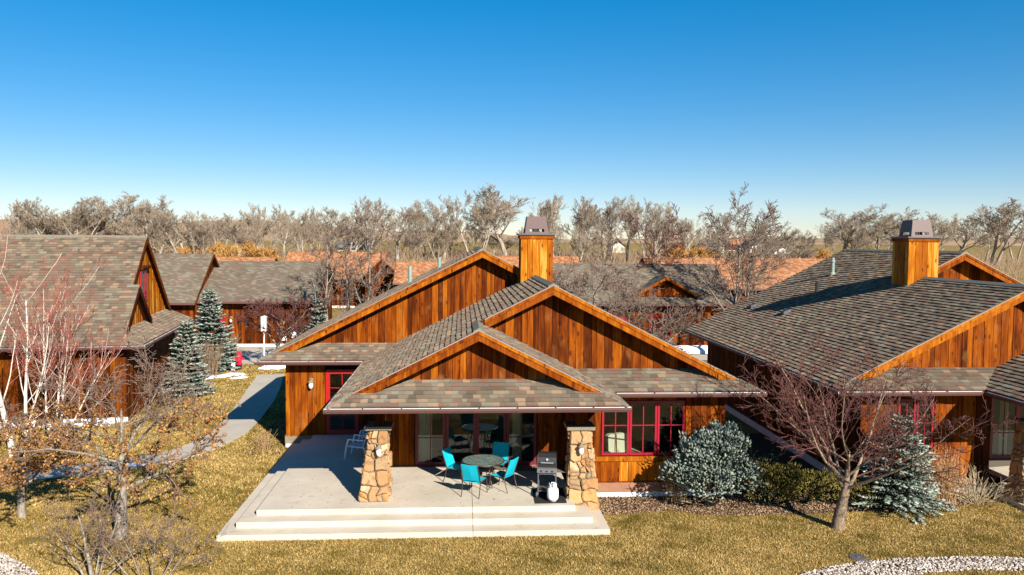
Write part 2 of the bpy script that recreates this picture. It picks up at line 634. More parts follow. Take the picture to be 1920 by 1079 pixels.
M['straw'] = tint_mat('dry_straw', [(0.0, (0.20, 0.12, 0.05)), (1.0, (0.55, 0.41, 0.23))], nscale=6, trans=0.15)
M['pebble'] = tint_mat('pebbles', [(0.0, (0.16, 0.115, 0.085)), (0.5, (0.40, 0.33, 0.27)), (1.0, (0.62, 0.55, 0.48))], nscale=30)
M['chip'] = tint_mat('bark_chips', [(0.0, (0.085, 0.045, 0.022)), (0.55, (0.24, 0.145, 0.080)), (1.0, (0.46, 0.34, 0.22))], nscale=30)
M['hill'] = plain('hill_grass', (0.36, 0.24, 0.14), 0.95, 0.05, var=0.3, scale=0.01)

# ------------------------------------------------------------------ ground and setting


def sstep(a, b, x):
    t = min(1.0, max(0.0, (x - a) / (b - a)))
    return t * t * (3 - 2 * t)


def terrain_z(x, y):
    return G + 2.9 * sstep(95, 220, y) + 3.0 * sstep(260, 900, y)


def build_ground():
    xs = [-9000, -4000, -2000, -1000, -500, -250, -120, -60, -30, 0, 30, 60, 120, 250, 500, 1000, 2000, 4000, 9000]
    ys = [-40, 0, 20, 40, 60, 80, 95, 110, 125, 140, 160, 180, 200, 220, 260, 330, 420, 540, 680, 900, 1500, 3000, 6000, 14000]
    V = [(x, y, terrain_z(x, y)) for y in ys for x in xs]
    n = len(xs)
    F = [(j * n + i, j * n + i + 1, (j + 1) * n + i + 1, (j + 1) * n + i) for j in range(len(ys) - 1) for i in range(n - 1)]
    mb = MB()
    mb.v, mb.f, mb.m, mb.t = V, F, [0] * len(F), [0.5] * len(F)
    mb.build('ground', M['ground'], smooth=True, kind='structure')


build_ground()


def build_hills():
    rng = random.Random(5)
    xs = np.linspace(-3200, 2600, 90)
    rows = [1500, 1700, 1950, 2300, 2800]
    prof = [0.0, 0.45, 0.8, 1.0, 0.9]
    V = []
    for y, p in zip(rows, prof):
        for x in xs:
            left = sstep(200, -900, x)
            h = 16 + 40 * left + 7 * math.sin(x * 0.0031 + y * 0.001) + 6 * math.sin(x * 0.011 + 1.3) + 3 * math.sin(x * 0.037 + y * .01)
            V.append((x, y, 4.0 + p * h - (8 if p == 0 else 0)))
    n = len(xs)
    F = [(j * n + i, j * n + i + 1, (j + 1) * n + i + 1, (j + 1) * n + i) for j in range(len(rows) - 1) for i in range(n - 1)]
    mb = MB()
    mb.v, mb.f, mb.m, mb.t = V, F, [0] * len(F), [0.5] * len(F)
    mb.build('hill', M['hill'], smooth=True, kind='structure')


build_hills()


def sheet(name, pts, z, mat, thick=0.0, kind='structure'):
    mb = MB()
    if thick > 0:
        mb.prism([(x, y, z) for x, y in pts], (0, 0, -thick))
    else:
        mb.poly([(x, y, z) for x, y in pts])
    return mb.build(name, mat, kind=kind)


# concrete path that curves from behind the house to the left edge
pl = [(-16.5, 24.9), (-13.4, 26.0), (-11.3, 27.15), (-10.15, 28.0), (-9.65, 29.6), (-9.55, 31.0), (-9.75, 33.5), (-10.1, 36.5), (-10.6, 40.0), (-11.1, 43.9)]
pr = [(-16.2, 23.75), (-13.0, 24.85), (-10.6, 26.0), (-9.3, 27.0), (-8.65, 28.4), (-8.2, 30.6), (-8.25, 33.0), (-8.6, 37.0), (-9.1, 40.5), (-9.75, 44.2)]
mb = MB()
for i in range(len(pl) - 1):
    a, b, c, d = pl[i], pr[i], pr[i + 1], pl[i + 1]
    mb.prism([(a[0], a[1], G + .045), (b[0], b[1], G + .045), (c[0], c[1], G + .045), (d[0], d[1], G + .045)], (0, 0, -.1))
mb.build('path', M['path'], kind='structure')
sheet('driveway', [(-22, 48.6), (-8.6, 47.4), (-3.5, 49.5), (-3.0, 56.5), (-8.5, 57.0), (-9.2, 55.2), (-22, 55.4)], G + .02, M['path'])
sheet('pavement', [(8, 49.6), (24, 48.4), (24, 51.6), (8, 51.4)], G + .02, M['path'])
sheet('road', [(-4.0, 60), (4, 60), (8, 92), (-5, 92)], G + .012, M['path'])

# planting beds
bed = [(3.86, 21.0), (4.9, 21.15), (5.9, 21.35), (6.6, 20.95), (7.6, 20.78), (8.6, 20.85), (9.6, 20.85), (10.6, 21.0), (11.5, 21.0),
       (12.6, 20.8), (14.0, 21.2), (15.3, 21.6), (15.3, 24.0), (11.8, 24.0), (11.8, 30.0), (7.8, 30.0), (7.8, 22.55), (3.86, 22.55)]
sheet('planting_bed', bed, G + .012, M['mulch'])
sheet('planting_bed', [(-7.55, 27.6), (-6.3, 27.5), (-6.2, 28.7), (-6.2, 36), (-7.6, 36)], G + .012, M['mulch'])
sheet('planting_bed', [(-14.6, 43.5), (-13.2, 42.0), (-12.9, 45.5), (-12.0, 47.9), (-16.5, 48.6), (-16.0, 44.0)], G + .012, M['mulch'])
# pebble beds in the lower corners
GRAV_R = [(6.9, 16.0), (7.64, 16.96), (8.4, 17.3), (9.45, 17.6), (10.4, 17.72), (11.22, 17.76), (12.55, 17.76), (14.2, 17.45), (14.0, 16.75), (12.9, 16.9), (11.6, 17.0), (10.5, 16.9), (9.4, 16.4), (8.8, 15.6)]
GRAV_L = [(-13.2, 19.9), (-11.6, 19.45), (-10.82, 19.05), (-9.98, 18.4), (-9.33, 17.8), (-8.8, 16.8), (-13, 16.8)]
sheet('pebble_bed', GRAV_R, G + .012, M['mulch'])
sheet('pebble_bed', GRAV_L, G + .012, M['mulch'])


def inside(poly, x, y):
    c = False
    n = len(poly)
    j = n - 1
    for i in range(n):
        xi, yi = poly[i]
        xj, yj = poly[j]
        if (yi > y) != (yj > y) and x < (xj - xi) * (y - yi) / (yj - yi) + xi:
            c = not c
        j = i
    return c


def inside_np(poly, x, y):
    c = np.zeros(len(x), bool)
    n = len(poly)
    j = n - 1
    for i in range(n):
        xi, yi = poly[i]
        xj, yj = poly[j]
        if abs(yj - yi) > 1e-9:
            hit = ((yi > y) != (yj > y)) & (x < (xj - xi) * (y - yi) / (yj - yi) + xi)
            c ^= hit
        j = i
    return c


# ------------------------------------------------------------------ roofs, boards, trims
S = 0.5016
KS = math.sqrt(1 + S * S)
EX = 0.165                                              # shingle exposure


def spans(poly, v):
    xs = []
    n = len(poly)
    for i in range(n):
        (u0, v0), (u1, v1) = poly[i], poly[(i + 1) % n]
        if (v0 > v) != (v1 > v):
            xs.append(u0 + (u1 - u0) * (v - v0) / (v1 - v0))
    xs.sort()
    return [(xs[i], xs[i + 1]) for i in range(0, len(xs) - 1, 2)]


def shingle_tabs(poly, O, U, V, rng, wmin=0.13, wmax=0.30, ex=EX, t=0.033):
    """records (corner list of the wedge, tint) for every tab of a roof plane; poly in (along eave, up slope)"""
    O, U, V = Vector(O), Vector(U).normalized(), Vector(V).normalized()
    N = U.cross(V)
    if N.z < 0:
        N = -N
    vs = [p[1] for p in poly]
    v = min(vs)
    vmax = max(vs)
    out = []
    k = len(SH)
    wts = [0.26, 0.20, 0.17, 0.12, 0.08, 0.07, 0.10]
    while v < vmax - 0.02:
        v1 = min(v + ex, vmax)
        a, b = spans(poly, v + 0.012), spans(poly, v1 - 0.012)
        if len(a) != len(b) or not a:
            mid = spans(poly, (v + v1) / 2)
            a = b = mid
        for (a0, a1), (b0, b1) in zip(a, b):
            u0 = min(a0, b0)
            u1 = max(a1, b1)
            u = u0 - rng.random() * wmax
            while u < u1:
                w = rng.uniform(wmin, wmax) * (1.0 if rng.random() > .25 else 0.7)
                l, r = u, u + w
                bl, br = max(l, a0), min(r, a1)
                tl, tr = max(l, b0), min(r, b1)
                u += w
                if br - bl < 0.015 and tr - tl < 0.015:
                    continue
                if br < bl:
                    bl = br = (bl + br) / 2
                if tr < tl:
                    tl = tr = (tl + tr) / 2
                hh = t * rng.uniform(0.65, 1.25)
                ti = rng.choices(range(k), wts)[0]
                tint = (ti + 0.5) / k
                jv = rng.uniform(-.006, .006)
                p = [O + U * bl + V * (v + jv), O + U * br + V * (v + jv), O + U * tr + V * (v1 + .012), O + U * tl + V * (v1 + .012)]
                q = [p[0] + N * hh, p[1] + N * hh, p[2] + N * .006, p[3] + N * .006]
                out.append((p, q, tint))
        v += ex
    return out


def add_tab(mb, rec):
    p, q, ti = rec
    mb.poly([q[0], q[1], q[2], q[3]], 0, ti)
    mb.poly([p[0], p[1], q[1], q[0]], 0, ti)
    mb.poly([p[1], p[2], q[2], q[1]], 0, ti)
    mb.poly([p[3], p[0], q[0], q[3]], 0, ti)


def lay_shingles(recs, roof, tf, single=300):
    """the tabs that show largest become objects, the rest one mesh"""
    cp = Vector((0, 0, CAM_H))

    def dist(r):
        c = sum((Vector(x) for x in r[1]), Vector()) / 4
        if tf:
            c = Vector(tf(c))
        w = (Vector(r[1][1]) - Vector(r[1][0])).length
        d = (c - cp).length
        off = abs(c.x - c.y * 0.065) / max(c.y, 1)      # out of the picture sideways
        return d + (100 if off > 0.66 else 0) + (30 if w < 0.12 else 0)
    recs = sorted(recs, key=dist)
    for r in recs[:single]:
        mb = MB(tf)
        add_tab(mb, r)
        mb.build('shingle', M['shingle'], roof)
    mb = MB(tf)
    for r in recs[single:]:
        add_tab(mb, r)
    if mb.f:
        mb.build('shingle_field', M['shingle'], roof, kind='stuff')


def cap_strip(mb, a, b, w, n1, n2, h=0.03, piece=0.0, rng=None):
    """inverted-V strip over a ridge or hip from a to b; n1, n2 point down the two slopes"""
    a, b, n1, n2 = Vector(a), Vector(b), Vector(n1).normalized(), Vector(n2).normalized()
    L = (b - a).length
    d = (b - a) / L
    cnt = max(1, int(L / piece)) if piece else 1
    up_ = Vector((0, 0, h))
    for i in range(cnt):
        p = a + d * (L * i / cnt)
        q = a + d * (L * (i + 1) / cnt + (.02 if i < cnt - 1 else 0))
        hp = up_ * (1.5 if piece else 1.0)
        hq = up_ * (0.8 if piece else 1.0)
        tt = rng.random() if rng else .5
        P = [p + n1 * w + hp, p + hp * 1.15, p + n2 * w + hp]
        Q = [q + n1 * w + hq, q + hq * 1.15, q + n2 * w + hq]
        mb.poly([P[0], P[1], Q[1], Q[0]], 0, tt)
        mb.poly([P[1], P[2], Q[2], Q[1]], 0, tt)
        dn = Vector((0, 0, -h * 1.6))
        mb.poly([P[0], P[0] + dn, P[1] + dn, P[1]], 0, tt)
        mb.poly([P[1], P[1] + dn, P[2] + dn, P[2]], 0, tt)
        mb.poly([P[0] + dn, P[0], Q[0], Q[0] + dn], 0, tt)
        mb.poly([P[2], P[2] + dn, Q[2] + dn, Q[2]], 0, tt)
        mb.poly([Q[1], Q[1] + dn, Q[0] + dn, Q[0]], 0, tt)
        mb.poly([Q[2], Q[2] + dn, Q[1] + dn, Q[1]], 0, tt)


def board_run(parent, tf, axis, pos, a0, a1, bot, top, rng, mat, wmin=.14, wmax=.29, gap=.012, proud=(.022, .034), outward=-1, name='board'):
    """upright boards side by side. axis 'x': wall at y = pos; axis 'y': wall at x = pos. bot and top are functions of the run"""
    a = a0
    k = 0
    while a < a1 - .03:
        w = rng.uniform(wmin, wmax)
        b = min(a + w, a1)
        if a1 - b < .06:
            b = a1
        l, r = a + gap / 2, b - gap / 2
        a = b
        xs = [l, (l + r) / 2, r]
        lo = [bot(x) for x in xs]
        hi = [top(x) for x in xs]
        if hi[0] - lo[0] < .015 and hi[2] - lo[2] < .015:
            continue
        pts2 = [(l, lo[0])]
        if abs(lo[1] - (lo[0] + lo[2]) / 2) > .004:
            pts2.append((xs[1], lo[1]))
        pts2.append((r, lo[2]))
        if hi[2] > lo[2]:
            pts2.append((r, hi[2]))
        if abs(hi[1] - (hi[0] + hi[2]) / 2) > .004:
            pts2.append((xs[1], hi[1]))
        if hi[0] > lo[0]:
            pts2.append((l, hi[0]))
        if len(pts2) < 3:
            continue
        t = proud[k % 2] + rng.uniform(-.004, .004)
        k += 1
        mb = MB(tf)
        if axis == 'x':
            mb.prism([(x, pos, z) for x, z in pts2], (0, outward * t, 0))
        else:
            mb.prism([(pos, y, z) for y, z in pts2], (outward * t, 0, 0))
        mb.build(name, mat, parent)


def gutter(parent, tf, a, b, out, w=.11, h=.12):
    """open gutter whose inner top edge runs a-b; out is the horizontal direction away from the house"""
    a, b, o = Vector(a), Vector(b), Vector(out).normalized()
    dz = Vector((0, 0, 1))
    mb = MB(tf)
    A = [a + o * 0, a - dz * h, a + o * (w * .72) - dz * h, a + o * w - dz * h * .45, a + o * w, a + o * (w - .018), a + o * (w - .018) - dz * .02,
         a + o * (w * .66) - dz * (h - .03), a + o * .012 - dz * (h - .05), a + o * .012]
    d = b - a
    n = len(A)
    for i in range(n - 1):
        mi = 0 if i < 5 else 1
        mb.poly([A[i], A[i + 1], A[i + 1] + d, A[i] + d], mi)
    mb.poly([p + d * 0 for p in A], 0)
    mb.poly([p + d for p in A], 0)
    g = mb.build('gutter', [M['gutter'], M['gutter_in']], parent)
    c = int(d.length / .9)
    for i in range(1, c):
        p = a + d * (i / c)
        mb = MB(tf)
        mb.beam(p + o * .008 + dz * .002, p + o * (w - .01) + dz * .002, d.normalized() * .022, (0, 0, .012))
        mb.build('gutter_strap', M['gutter'], g)
    return g


def rake(parent, tf, a, b, yout, thick=.02):
    """stepped trim under a gable roof edge; a-b run along the top of the roof edge, yout -1 faces the camera"""
    a, b = Vector(a), Vector(b)
    Y = Vector((0, 1, 0))
    Z = Vector((0, 0, 1))
    e = .03 * (b - a).normalized()
    mb = MB(tf)
    mb.beam(a + Z * -.012 - Y * .035, b + Z * -.012 - Y * .035, Y * .02, Z * .030)
    mb.build('drip_edge', M['drip'], parent)
    mb = MB(tf)
    mb.beam(a - Z * .075 - Y * .022, b - Z * .075 - Y * .022, Y * .035, Z * .095)
    mb.build('rake_trim', M['trim'], parent)
    mb = MB(tf)
    mb.beam(a - Z * .205 - Y * .002, b - Z * .205 - Y * .002, Y * .035, Z * .175)
    mb.build('rake_board', M['trim'], parent)


def window_unit(parent, tf, x0, x1, z0, z1, y, matf, muntx=(0.5,), muntz=(0.55,), fw_=.06, d=.09, y_in=.03, name='window', sash=.035):
    """frame, muntins and separate panes; front of the frame at y (facing -y)"""
    mb = MB(tf)
    mb.box(x0, x0 + fw_, y, y + d, z0, z1)
    mb.box(x1 - fw_, x1, y, y + d, z0, z1)
    mb.box(x0 + fw_, x1 - fw_, y, y + d, z1 - fw_, z1)
    mb.box(x0 + fw_, x1 - fw_, y, y + d, z0, z0 + fw_)
    w = mb.build(name, matf, parent)
    gx0, gx1, gz0, gz1 = x0 + fw_, x1 - fw_, z0 + fw_, z1 - fw_
    xs = [gx0] + [gx0 + (gx1 - gx0) * f for f in muntx] + [gx1]
    zs = [gz0] + [gz0 + (gz1 - gz0) * f for f in muntz] + [gz1]
    b = .013
    for x in xs[1:-1]:
        mb = MB(tf)
        mb.box(x - b, x + b, y + y_in - .012, y + y_in + .02, gz0, gz1)
        mb.build('muntin', matf, w)
    for z in zs[1:-1]:
        mb = MB(tf)
        mb.box(gx0, gx1, y + y_in - .015, y + y_in + .017, z - b, z + b)
        mb.build('muntin', matf, w)
    for i in range(len(xs) - 1):
        for j in range(len(zs) - 1):
            mb = MB(tf)
            l, r = xs[i] + (b if i else 0), xs[i + 1] - (b if i < len(xs) - 2 else 0)
            lo, hi = zs[j] + (b if j else 0), zs[j + 1] - (b if j < len(zs) - 2 else 0)
            mb.poly([(l, y + y_in + .004, lo), (r, y + y_in + .004, lo), (r, y + y_in + .004, hi), (l, y + y_in + .004, hi)])
            mb.build('pane', M['glass'], w)
    return w


def sconce(parent, tf, x, y, z, s=1.0):
    """wall lantern: back plate, arm, hood and frosted globe, on a wall facing -y"""
    mb = MB(tf)
    mb.box(x - .055 * s, x + .055 * s, y - .02, y, z - .02 * s, z + .19 * s)
    mb.tube([(x, y - .02, z + .14 * s), (x, y - .07 * s, z + .18 * s), (x, y - .12 * s, z + .15 * s)], [.013] * 3, 6)
    mb.lathe([(.095 * s, 0), (.085 * s, .02 * s), (.035 * s, .065 * s), (.012, .09 * s)], (x, y - .12 * s, z + .07 * s), 12)
    o = mb.build('wall_lantern', M['capstone'], parent)
    mb = MB(tf)
    mb.lathe([(.035 * s, -.13 * s), (.06 * s, -.08 * s), (.072 * s, -.02 * s), (.06 * s, .03 * s), (.045 * s, .068 * s)], (x, y - .12 * s, z), 12)
    mb.build('globe', M['globe'], o, smooth=True)
    return o


# ------------------------------------------------------------------ stone columns
def stone_cells(rng, w, h, smin=.17, smax=.48):
    cells = []

    def split(x0, x1, z0, z1, d):
        ww, hh = x1 - x0, z1 - z0
        big = max(ww, hh)
        if (big < smax and rng.random() < .55) or big < smin * 1.35 or d > 7:
            cells.append((x0, x1, z0, z1))
            return
        if ww > hh * rng.uniform(.75, 1.35):
            c = x0 + ww * rng.uniform(.34, .66)
            split(x0, c, z0, z1, d + 1)
            split(c, x1, z0, z1, d + 1)
        else:
            c = z0 + hh * rng.uniform(.34, .66)
            split(x0, x1, z0, c, d + 1)
            split(x0, x1, c, z1, d + 1)
    split(0, w, 0, h, 0)
    return cells


def stone_face(parent, tf, P, rng, seed):
    """P(a, z, out) maps face coordinates (a in metres over width 1 unit, z height 0..1) to the world"""
    W, H_, F3 = P
    ph = seed * 3.7

    def warp(a, z):
        da = .028 * math.sin(7.3 * z + ph) + .026 * math.sin(13.1 * z + 5.0 * a + ph * 1.7)
        dz = .030 * math.sin(8.1 * a + ph * .6) + .026 * math.sin(11.7 * a - 6.0 * z + ph * 2.1)
        ea = min(1, max(0, min(a, W - a) / .12))
        ez = min(1, max(0, min(z, H_ - z) / .12))
        return a + da * ea, z + dz * ez
    for (a0, a1, z0, z1) in stone_cells(rng, W, H_):
        ring = []
        cut = rng.uniform(.02, .07)
        seq = [(a0 + cut, z0), ((a0 + a1) / 2, z0), (a1 - cut * rng.random(), z0), (a1, z0 + cut * rng.random()), (a1, (z0 + z1) / 2), (a1, z1 - cut),
               (a1 - cut, z1), ((a0 + a1) / 2, z1), (a0 + cut * rng.random(), z1), (a0, z1 - cut * rng.random()), (a0, (z0 + z1) / 2), (a0, z0 + cut)]
        pts = [warp(a, z) for a, z in seq]
        ca = sum(p[0] for p in pts) / 12
        cz = sum(p[1] for p in pts) / 12
        g = .012

        def inset(p, d):
            va, vz = ca - p[0], cz - p[1]
            L = math.hypot(va, vz) + 1e-6
            return (p[0] + va / L * d, p[1] + vz / L * d)
        out = rng.uniform(.022, .095)
        r0 = [inset(p, g) for p in pts]
        r1 = [inset(p, g + .004) for p in pts]
        r2 = [inset(p, g + .03 + .012 * rng.random()) for p in pts]
        mb = MB(tf)
        lay = [(r0, -.01), (r1, out * .72), (r2, out)]
        n = 12
        tilt = (rng.uniform(-.06, .06), rng.uniform(-.06, .06))
        for ring, o in lay:
            for (a, z) in ring:
                oo = o + ((a - ca) * tilt[0] + (z - cz) * tilt[1] if o > 0 else 0) + (rng.uniform(-.006, .006) if o > 0 else 0)
                mb.v.append(tuple(F3(a, z, oo)))
        for L in range(2):
            for i in range(n):
                j = (i + 1) % n
                mb.f.append((L * n + i, L * n + j, (L + 1) * n + j, (L + 1) * n + i))
        mb.f.append(tuple(range(2 * n, 3 * n)))
        mb.m = [0] * len(mb.f)
        mb.t = [.5] * len(mb.f)
        mb.build('stone', M['stone'], parent)


def stone_column(parent, tf, base, topr, z0, z1, rng, sides=('front', 'left', 'right')):
    """base, topr: (x0, x1, y0, y1) at z0 and z1; tapered core with stones standing proud"""
    bx0, bx1, by0, by1 = base
    tx0, tx1, ty0, ty1 = topr
    i = .03
    mb = MB(tf)
    lo = [(bx0 + i, by0 + i, z0), (bx1 - i, by0 + i, z0), (bx1 - i, by1, z0), (bx0 + i, by1, z0)]
    hi = [(tx0 + i, ty0 + i, z1), (tx1 - i, ty0 + i, z1), (tx1 - i, ty1, z1), (tx0 + i, ty1, z1)]
    n = len(mb.v)
    mb.v += lo + hi
    mb.f += [(0, 3, 2, 1), (4, 5, 6, 7)] + [(k, (k + 1) % 4, 4 + (k + 1) % 4, 4 + k) for k in range(4)]
    mb.m = [0] * 6
    mb.t = [.5] * 6
    col = mb.build('column', M['mortar'], parent)
    hgt = z1 - z0
    W = ((bx1 - bx0) + (tx1 - tx0)) / 2
    D = ((by1 - by0) + (ty1 - ty0)) / 2

    def lerp(a, b, t):
        return a + (b - a) * t

    def front(a, z, o):
        t = z / hgt
        f = a / W
        x0, x1 = lerp(bx0, tx0, t), lerp(bx1, tx1, t)
        return (x0 + (x1 - x0) * f, lerp(by0, ty0, t) + .035 - o, z0 + z)

    def left(a, z, o):
        t = z / hgt
        f = a / D
        y0, y1 = lerp(by0, ty0, t), lerp(by1, ty1, t)
        return (lerp(bx0, tx0, t) + .035 - o, y0 + .03 + (y1 - y0 - .03) * f, z0 + z)

    def right(a, z, o):
        t = z / hgt
        f = a / D
        y0, y1 = lerp(by0, ty0, t), lerp(by1, ty1, t)
        return (lerp(bx1, tx1, t) - .035 + o, y0 + .03 + (y1 - y0 - .03) * f, z0 + z)
    for k, (nm, fn, ww) in enumerate((('front', front, W), ('left', left, D), ('right', right, D))):
        if nm in sides:
            stone_face(col, tf, (ww, hgt, fn), rng, k + rng.random() * 5)
    # cap slab and timber post
    mb = MB(tf)
    e = .10
    mb.prism([(tx0 - e, ty0 - e, z1 + .002), (tx1 + e, ty0 - e, z1 + .002), (tx1 + e, ty1 + e, z1 + .002), (tx0 - e, ty1 + e, z1 + .002)], (0, 0, .09))
    mb.build('cap', M['capstone'], col)
    mb = MB(tf)
    cx_, cy_ = (tx0 + tx1) / 2, (ty0 + ty1) / 2
    mb.box(cx_ - .13, cx_ + .13, cy_ - .13, cy_ + .13, z1 + .093, 2.52)
    mb.build('post', M['trim_dark'], col)
    return col

# ------------------------------------------------------------------ the timber houses (the right-hand neighbour mirrors the near one)
XR, XL1, XLp, XRp = 8.636, -7.08, -3.345, 4.311
Yp, Yr, Yl, YB = 20.095, 21.987, 28.05, 37.9
ZE = 2.77
YG3, YG2, YG1 = 20.6, 22.47, 28.54
W3, W2, W1 = 21.15, 23.0, 29.05
X1, X2, X3 = (XR + XL1) / 2, (XR + XLp) / 2, (XLp + XRp) / 2


def zL1(x, y=0): return ZE + S * (x - XL1)
def zL(x, y=0): return ZE + S * (x - XLp)
def zR(x, y=0): return ZE + S * (XR - x)
def zR3(x, y=0): return ZE + S * (XRp - x)
def zSp(x, y): return ZE + S * (y - Yp)
def zSr(x, y): return ZE + S * (y - Yr)
def zSl(x, y): return ZE + S * (y - Yl)


Z1, Z2, Z3 = zR(X1), zR(X2), zL(X3)


def timber_house(name, label, tf, rng, near=True):
    root = empty(name, tf((0.7, 29.0, G)) if tf else (0.7, 29.0, G), label, 'house')
    ORG[root.name] = tuple(root.location)
    d3, d2, d1 = YG3 - Yp, YG2 - Yr, YG1 - Yl
    planes = {
        'L': (zL, [(XLp, Yp), (XLp + d3, YG3), (X3, YG3), (X3, YG2), (X2, YG2), (X2, W1), (XLp + (W1 - Yl), W1), (XLp, Yl)]),
        'R': (zR, [(XR, Yr), (XR, YB), (X1, YB), (X1, YG1), (X2, YG1), (X2, YG2), (XR - d2, YG2)]),
        'L1': (zL1, [(XL1, Yl), (XL1 + d1, YG1), (X1, YG1), (X1, YB), (XL1, YB)]),
        'R3': (zR3, [(XRp, Yp), (XRp, Yr), (XRp - (W2 - Yr), W2), (X3, W2), (X3, YG3), (XRp - d3, YG3)]),
        'Sp': (zSp, [(XLp, Yp), (XRp, Yp), (XRp - (W3 - Yp), W3), (XLp + (W3 - Yp), W3)]),
        'Sr': (zSr, [(XRp, Yr), (XR, Yr), (XR - (W2 - Yr), W2), (XRp - (W2 - Yr), W2)]),
        'Sl': (zSl, [(XL1, Yl), (XLp, Yl), (XLp + (W1 - Yl), W1), (XL1 + (W1 - Yl), W1)]),
    }
    shingled = ('L', 'L1', 'R3', 'Sp', 'Sr', 'Sl') if near else ('R', 'R3', 'Sr')
    # deck and soffits
    mb = MB(tf)
    for key, (fz, poly) in planes.items():
        top = [(x, y, fz(x, y) - .004) for x, y in poly]
        mb.prism(top, (0, 0, -.125), 0, .5, 1, 1)
    roof = mb.build('roof', [M['roof_far'], M['soffit']], root)
    # shingles
    recs = []
    for key in shingled:
        fz, poly = planes[key]
        if key in ('L', 'L1'):
            x0 = XLp if key == 'L' else XL1
            y0 = poly[0][1]
            uv = [(y - y0, (x - x0) * KS) for x, y in poly]
            recs += shingle_tabs(uv, (x0, y0, ZE), (0, 1, 0), (1, 0, S), rng)
        elif key in ('R', 'R3'):
            x0 = XR if key == 'R' else XRp
            y0 = poly[0][1]
            uv = [(y - y0, (x0 - x) * KS) for x, y in poly]
            recs += shingle_tabs(uv, (x0, y0, ZE), (0, 1, 0), (-1, 0, S), rng)
        else:
            y0 = poly[0][1]
            uv = [(x, (y - y0) * KS) for x, y in poly]
            recs += shingle_tabs(uv, (0, y0, ZE), (1, 0, 0), (0, 1, S), rng)
    lay_shingles(recs, roof, tf)
    # ridge and hip caps
    dl, dr, df = Vector((-1, 0, -S)), Vector((1, 0, -S)), Vector((0, -1, -S))
    for a, b in (((X3, YG3 - .02, Z3), (X3, YG2 + .25, Z3)), ((X2, YG2 - .02, Z2), (X2, 28.02, Z2)), ((X1, YG1 - .02, Z1), (X1, YB, Z1))):
        mb = MB(tf)
        cap_strip(mb, a, b, .17, dl, dr, .045)
        mb.build('ridge_cap', M['cap'], roof)
    hips = [((XLp, Yp, ZE), (XLp + d3 + .1, YG3 + .1, zL(XLp + d3 + .1)), dl, df), ((XRp, Yp, ZE), (XRp - d3 - .1, YG3 + .1, zL(XLp + d3 + .1)), dr, df),
            ((XR, Yr, ZE), (XR - d2 - .05, YG2 + .05, zR(XR - d2 - .05)), dr, df), ((XL1, Yl, ZE), (XL1 + d1 + .05, YG1 + .05, zL1(XL1 + d1 + .05)), dl, df)]
    for a, b, p, q in hips:
        mb = MB(tf)
        cap_strip(mb, a, b, .10, p, q, .02, .19, rng)
        mb.build('hip_cap', M['cap'], roof)
    # gutters
    ze = ZE - .03
    w = .11
    gl = [((XLp - w, Yp, ze), (XRp + w, Yp, ze), (0, -1, 0)), ((XLp, Yp, ze), (XLp, Yl - w, ze), (-1, 0, 0)), ((XRp, Yr - w, ze), (XRp, Yp, ze), (1, 0, 0)),
          ((XRp + w, Yr, ze), (XR + w, Yr, ze), (0, -1, 0)), ((XR, Yr, ze), (XR, YB, ze), (1, 0, 0)),
          ((XL1 - w, Yl, ze), (XLp - w, Yl, ze), (0, -1, 0)), ((XL1, Yl, ze), (XL1, YB, ze), (-1, 0, 0))]
    for a, b, o in gl:
        gutter(root, tf, a, b, o)
    # gable trims
    for a, b in (((XLp + d3 * .9, YG3, zL(XLp + d3 * .9)), (X3, YG3, Z3)), ((XRp - d3 * .9, YG3, zR3(XRp - d3 * .9)), (X3, YG3, Z3)),
                 ((X3 + .2, YG2, zL(X3 + .2)), (X2, YG2, Z2)), ((XR - d2 * .9, YG2, zR(XR - d2 * .9)), (X2, YG2, Z2)),
                 ((XL1 + d1 * .9, YG1, zL1(XL1 + d1 * .9)), (X1, YG1, Z1)), ((X2 - .4, YG1, zR(X2 - .4)), (X1, YG1, Z1))):
        rake(root, tf, a, b, -1)
    # gable walls: dark backing with separate boards in front
    tk = .15
    gab = [(W3, XLp + (W3 - Yp), XRp - (W3 - Yp), lambda x: zSp(x, W3) - .01, lambda x: min(zL(x), zR3(x)) - tk),
           (W2, X3 + .15, XR - (W2 - Yr), lambda x: max(zSr(x, W2), zR3(x)) - .01, lambda x: min(zL(x), zR(x)) - tk),
           (W1, XL1 + (W1 - Yl), X2 - .3, lambda x: max(zSl(x, W1), zL(x)) - .01, lambda x: min(zL1(x), zR(x)) - tk)]
    for wy, a0, a1, bot, top in gab:
        mb = MB(tf)
        n = 40
        for i in range(n):
            xa, xb = a0 + (a1 - a0) * i / n, a0 + (a1 - a0) * (i + 1) / n
            ta, tb = top(xa), top(xb)
            ba, bb = min(bot(xa), ta) - .05, min(bot(xb), tb) - .05
            mb.prism([(xa, wy, ba), (xb, wy, bb), (xb, wy, tb), (xa, wy, ta)], (0, .06, 0))
        gw = mb.build('gable_wall', M['backing'], root)
        board_run(gw, tf, 'x', wy, a0, a1, bot, top, rng, M['wood'])
        # frieze strip along the left slope
    # lower walls
    T = 2.66
    RW, LW, SW = 22.56, 28.59, 24.42                    # right, left and sliding-door wall planes
    CX = 7.76
    wx0, wx1, wz0, wz1 = (4.10, 6.56, .80, 2.40) if near else (5.50, 6.62, .80, 2.40)
    nwin = 3 if near else 2
    mb = MB(tf)

    def wbox(x0, x1, y0, y1, z0, z1):
        mb.box(x0, x1, y0, y1, z0, z1)
    t = .12
    wbox(3.75, wx0, RW, RW + t, G, T)
    wbox(wx1, CX, RW, RW + t, G, T)
    wbox(wx0, wx1, RW, RW + t, G, wz0)
    wbox(wx0, wx1, RW, RW + t, wz1, T)
    wall_r = mb.build('wall', M['backing'], root)
